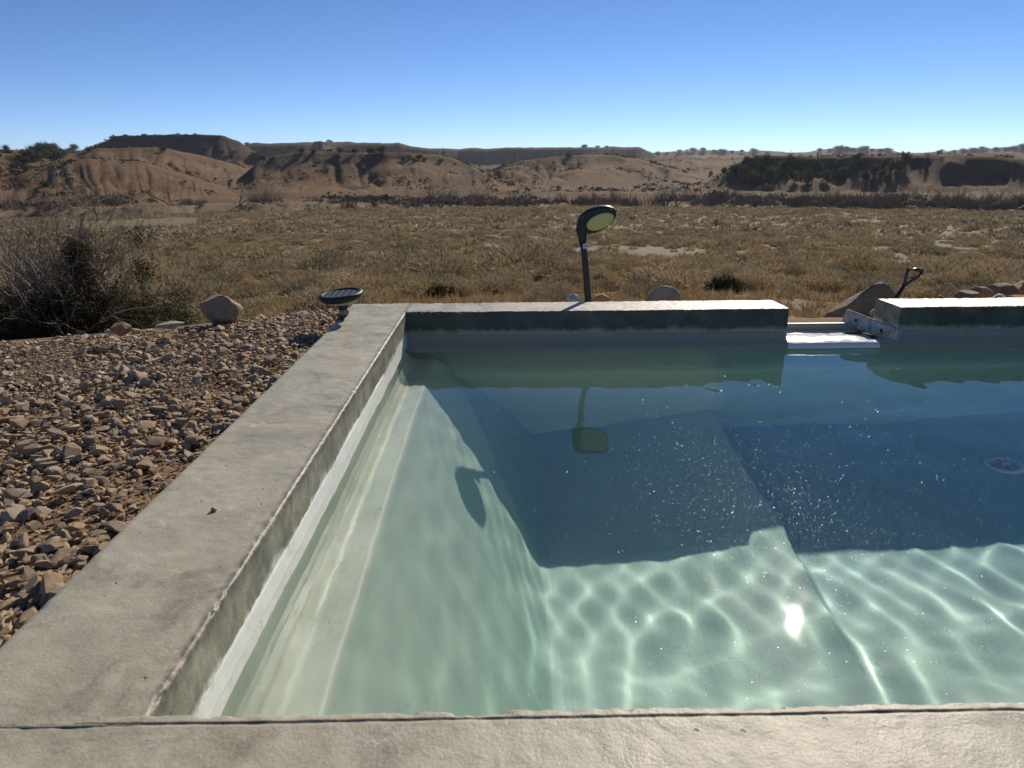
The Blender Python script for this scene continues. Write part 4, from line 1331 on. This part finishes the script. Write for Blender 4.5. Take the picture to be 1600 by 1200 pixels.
g1 = 'junipers in the dark clump on the left hill'
c1 = [(28, 262, 9), (38, 258, 12), (47, 250, 14), (40, 246, 10), (56, 253, 17), (64, 250, 19), (72, 248, 18), (80, 246, 20), (88, 250, 16), (94, 247, 14), (52, 242, 12), (60, 240, 13), (70, 238, 13), (82, 238, 12), (20, 264, 8), (34, 254, 9)]
for i, (x, y, h) in enumerate(c1):
    tree_at(x, y, h, 'dark juniper in the dense clump on the left slope, ' + nth(sorted(c1).index((x, y, h)), len(c1)), g1, JT, i, wide=1.25)
singles = [(10, 236, 8, 'round juniper on the skyline at the far left edge'), (42, 268, 9, 'grey-green juniper right below the dense clump, on the front slope'),
           (118, 238, 9, 'juniper on the crest just left of the left mesa'), (139, 238, 8, 'squat juniper on the crest under the left mesa'),
           (255, 238, 9, 'lone dark juniper on the bare ridge below the mesa top'), (322, 237, 7, 'juniper on the saddle right of the lone dark one'),
           (348, 240, 6, 'small juniper on the mesa flank'), (366, 242, 6, 'small juniper lowest on the right flank of the left mesa'),
           (70, 293, 9, 'juniper bush low on the nearest left slope'), (19, 272, 7, 'low juniper at the left edge below the clump'),
           (456, 236, 8, 'juniper on the crest left of the dark ravine'), (490, 242, 8, 'juniper directly above the dark ravine'),
           (580, 244, 12, 'juniper at the head of the middle gully'), (597, 239, 12, 'tallest juniper on the crest of the central hill'),
           (532, 241, 10, 'juniper in the row on the central crest'), (554, 240, 8, 'smaller juniper in the row on the central crest'),
           (648, 254, 8, 'juniper on the shoulder right of the central crest'), (688, 256, 8, 'juniper lowest on the right shoulder of the central hill'),
           (888, 246, 8, 'juniper on the tip of the middle cone hill')]
for i, (x, y, h, lb) in enumerate(singles): tree_at(x, y, h, lb, None, JT, i, wide=1.15)
g2 = 'junipers in the hollow between the left mesa and central hill'
c2 = [(396, 252, 12), (404, 250, 14), (412, 252, 10), (434, 240, 9), (445, 238, 9), (472, 240, 8), (640, 250, 8), (655, 250, 9), (664, 252, 7), (630, 252, 7)]
for i, (x, y, h) in enumerate(c2):
    tree_at(x, y, h, 'dark juniper in the hollows beside the central hill, ' + nth(sorted(c2).index((x, y, h)), len(c2)), g2, JT, i, wide=1.2)
g3 = 'dark trees on the shaded bluff'
bl = [(1110, 276, 9), (1131, 274, 12), (1145, 272, 13), (1152, 278, 22), (1160, 284, 25), (1168, 270, 24), (1176, 290, 24), (1186, 280, 22), (1198, 262, 18), (1202, 288, 26), (1212, 284, 24), (1226, 272, 22), (1234, 266, 22),
      (1240, 286, 20), (1253, 268, 20), (1262, 288, 22), (1276, 270, 20), (1290, 286, 20), (1303, 266, 14), (1316, 282, 20), (1330, 272, 16), (1340, 258, 16), (1352, 284, 18), (1366, 276, 18), (1378, 266, 14), (1392, 272, 18), (1404, 268, 18), (1414, 262, 20), (1386, 288, 16)]
for i, (x, y, h) in enumerate(bl):
    tree_at(x, y, h, 'tall dark evergreen on the face of the shaded bluff, ' + nth(sorted(bl).index((x, y, h)), len(bl)), g3, BT, i, 'evergreen_tree', wide=1.05)
g4 = 'junipers along the distant skylines'
sk = [(12, 238, 7), (30, 237, 5), (58, 236, 5), (86, 236, 5), (98, 237, 6), (108, 237, 6), (172, 214, 4), (198, 211, 5), (222, 211, 4), (292, 212, 4), (303, 212, 4), (315, 213, 4), (330, 214, 4), (345, 215, 5), (388, 225, 5),
      (1030, 239, 4), (1045, 238, 5), (1058, 237, 5), (1070, 236, 5), (1084, 235, 6), (1098, 235, 6), (1112, 236, 6), (1126, 236, 5), (1142, 236, 6), (1160, 237, 5), (1178, 237, 5), (1196, 238, 4),
      (1282, 234, 5), (1294, 233, 6), (1306, 232, 6), (1318, 232, 6), (1332, 233, 6), (1346, 233, 6), (1360, 233, 5), (1376, 234, 6), (1390, 234, 5),
      (1470, 237, 4), (1486, 236, 5), (1502, 235, 5), (1520, 234, 6), (1538, 233, 6), (1556, 232, 6), (1570, 232, 6), (1584, 231, 6), (1598, 231, 6), (500, 223, 3), (515, 223, 3), (915, 229, 4), (932, 229, 4), (948, 229, 4)]
def sk_label(x):
    for a, b, nm in ((0, 115, 'left hill crest'), (115, 360, 'left mesa top'), (360, 700, 'central mesa rim'), (700, 1000, 'long flat mesa'), (1000, 1240, 'low ridge right of the flat mesa'), (1240, 1420, 'small butte at the right'), (1420, 1700, 'plateau at the far right')):
        if a <= x < b:
            m = [q[0] for q in sk if a <= q[0] < b]
            return 'tiny juniper on the ' + nm + ', ' + nth(m.index(x), len(m))
sk_labels = [sk_label(q[0]) for q in sk]
for i, (x, y, h) in enumerate(sk):
    h = h * random.choice((.6, .8, .9, 1.1, 1.35)); x = x + random.uniform(-4, 4) * (1 < i < 60)
    tree_at(x + .5, y + 1.5, h, sk_labels[i], g4, JT, i, wide=random.uniform(1.51, 2.3))

# low scrub speckling the slopes
def hill_scrub():
    rr = np.random.default_rng(44)
    n = 42000
    a = rr.uniform(-.66, .66, n); r = rr.uniform(300 ** .5, 1250 ** .5, n) ** 2
    x, y = r * np.sin(a), r * np.cos(a)
    k = fbm(x / 60, y / 60, octs=3, seed=46) + .15 > rr.random(n) * .8
    x, y, r = x[k], y[k], r[k]; n = len(x)
    s = (.42 + 1.3 * rr.random(n) ** 5) * (1 + r / 1500)
    P = np.stack([x, y, terrain(x, y) - .1], 1)
    me = scatter('hillside_scrub', [blades(13, .3, 1, .6, .32, .5, 80 + i, .8) for i in range(4)], P, s, np.zeros(n), np.zeros(n), rr.uniform(0, 6, n), rr.random(n))
    tag(link('hillside_scrub', me, M['dark_shrub']), kind='stuff')
hill_scrub()

# bare cottonwoods and the thicket along the foot of the hills
def cottonwood(seed):
    rr = np.random.default_rng(seed); segs = []
    for k in range(rr.integers(2, 4)):
        a = rr.uniform(0, 6.28); t = rr.uniform(.15, .6)
        d = (math.sin(t) * math.cos(a), math.sin(t) * math.sin(a), math.cos(t))
        branch(segs, (0, 0, -.03), d, .34, .022, 4, rr, .35, (2, 2), .70, .06, 3)
    V, Fc = segs_mesh(segs)
    V = V / V[:, 2].max()
    return V, Fc
CT = []
for i in range(5):
    V, Fc = cottonwood(900 + i)
    CT.append(mesh_np('branches', V, Fc, True, {'tint': ('FLOAT', np.full(len(V), .3))})); CT[-1].materials.append(M['pale_bark'])
cts = [(90, 322, 24), (130, 322, 38, 'spreading bare cottonwood left of the pair above the green strip'), (152, 322, 40, 'right-hand bare cottonwood of the pair above the green strip'), (268, 320, 44, 'lone bare cottonwood with crooked trunk in front of the bare hill'),
       (375, 320, 34, 'thin bare cottonwood at the left foot of the central hill')]
tl = ['low bare cottonwood at the left end of the row along the cut bank'] + [c[3] for c in cts[1:]]
def bare_tree(px, py, hpx, label, group, i, R_=None):
    az, _ = az_el(px, py)
    r = R_ or 292 + 6 * math.sin(i * 2.3)
    x, y = r * math.sin(az), r * math.cos(az)
    z = float(terrain(x, y)); h = hpx * r / F_PX
    o = bpy.data.objects.new('bare_tree', CT[i % 5]); COL.objects.link(o)
    o.location = (x, y, z); o.scale = (h, h, h); o.rotation_euler = (0, 0, i * 1.7)
    tag(o, label, 'tree', group)
for i, c in enumerate(cts): bare_tree(c[0], c[1], c[2], tl[i], None, i)
tf = [(410, 26), (440, 22), (500, 20), (640, 30), (672, 42), (690, 46), (704, 40), (742, 44), (764, 34), (800, 28), (860, 24), (905, 30), (930, 26), (985, 28), (1010, 34), (1040, 40), (1058, 36), (1085, 42), (1108, 44), (1130, 40), (1160, 34), (1210, 30), (1260, 28), (1300, 30), (1372, 36), (1405, 38), (1440, 34), (1470, 40), (1500, 38), (1530, 36), (1560, 34), (1590, 36)]
for i, (x, h) in enumerate(tf):
    bare_tree(x, 320, h, 'bare grey-brown tree in the thicket below the hills, ' + nth(i, len(tf)), 'bare trees along the foot of the hills', i)

def thicket():
    def brush(seed, n=70):
        rr = np.random.default_rng(seed); segs = []
        for _ in range(n):
            d = rr.normal(0, .45, 3); d[2] = 1; d /= np.linalg.norm(d)
            p = np.array([rr.normal(0, .35), rr.normal(0, .35), 0]); q = p + d * rr.uniform(.5, 1.1)
            segs.append((p, q, .022, .006))
        return segs_mesh(segs)
    rr = np.random.default_rng(71)
    n = 2300
    a = rr.uniform(-.66, .66, n); r = rr.uniform(286, 348, n)
    dens = .12 + .42 * smooth(-.15, .1, a) + .75 * vnoise(a * 26, r * .06, seed=72) - .2 * smooth(-.2, -.5, a)
    k = dens > rr.random(n); a, r = a[k], r[k]; n = len(a)
    x, y = r * np.sin(a), r * np.cos(a)
    s = 2.1 * np.exp(rr.normal(0, .6, n)) * (.7 + .5 * smooth(0, .3, a))
    s = np.minimum(s, 6)
    P = np.stack([x, y, terrain(x, y) - .2], 1)
    me = scatter('thicket', [brush(i) for i in range(5)], P, np.stack([s * .8, s * .8, s], 1), np.zeros(n), np.zeros(n), rr.uniform(0, 6, n), rr.random(n))
    tag(link('thicket', me, M['thicket']), kind='stuff')
thicket()

# reddish brush standing at the right of the flat
sp = [(1545, 366, 22), (1552, 366, 18), (1586, 366, 24), (1598, 366, 22)]
for i, (x, y, h) in enumerate(sp):
    az, sl_ = az_el(x, y); rr_ = np.arange(20, 300, 1.0)
    zz = terrain(rr_ * math.sin(az), rr_ * math.cos(az)); k = int(np.argmax(zz > CAM_H + sl_ * rr_))
    r = rr_[k]; hh = h * r / F_PX
    o = bpy.data.objects.new('bare_tree', CT[(i + 2) % 5]); COL.objects.link(o)
    o.location = (r * math.sin(az), r * math.cos(az), float(zz[k])); o.scale = (hh * .7, hh * .7, hh)
    tag(o, 'small reddish bare sapling on the flat at the right edge, ' + nth(i, 4), 'sapling', 'saplings at the right edge of the flat')

# tiny shiny flakes added to stand for ripple glints round the sun's reflection
def ripple_glints():
    rr = np.random.default_rng(12)
    n = 30000
    x = np.concatenate([rr.normal(.66, .20, n // 2), rr.normal(.85, .45, n // 3), rr.uniform(-.1, 2.3, n // 6)])
    y = np.concatenate([rr.normal(1.62, .34, n // 2), rr.normal(1.9, .6, n // 3), rr.uniform(.85, 3.3, n // 6)])
    k = (x > -.4) & (x < 2.6) & (y > .85) & (y < 3.35); x, y = x[k], y[k]; n = len(x)
    V = np.array([[math.cos(t), math.sin(t), 0] for t in np.linspace(0, 2 * math.pi, 7)[:-1]])
    Fc = np.array([[0, 1, 2], [0, 2, 3], [0, 3, 4], [0, 4, 5]])
    s = .00020 * np.exp(rr.normal(0, .35, n)) * (.6 + .35 * y)
    P = np.stack([x, y, W_Z + wave(x, y) + .0012], 1)
    me = scatter('glint_flakes', [(V, Fc)], P, s, rr.normal(0, .20, n), rr.normal(0, .20, n), rr.uniform(0, 6, n), rr.random(n))
    t = NT('glint_flake')
    tag(link('glint_flakes', me, t.done(t.bsdf((.5, .52, .5), .30, 1.0, Metallic=0.6))), kind='stuff')
ripple_glints()
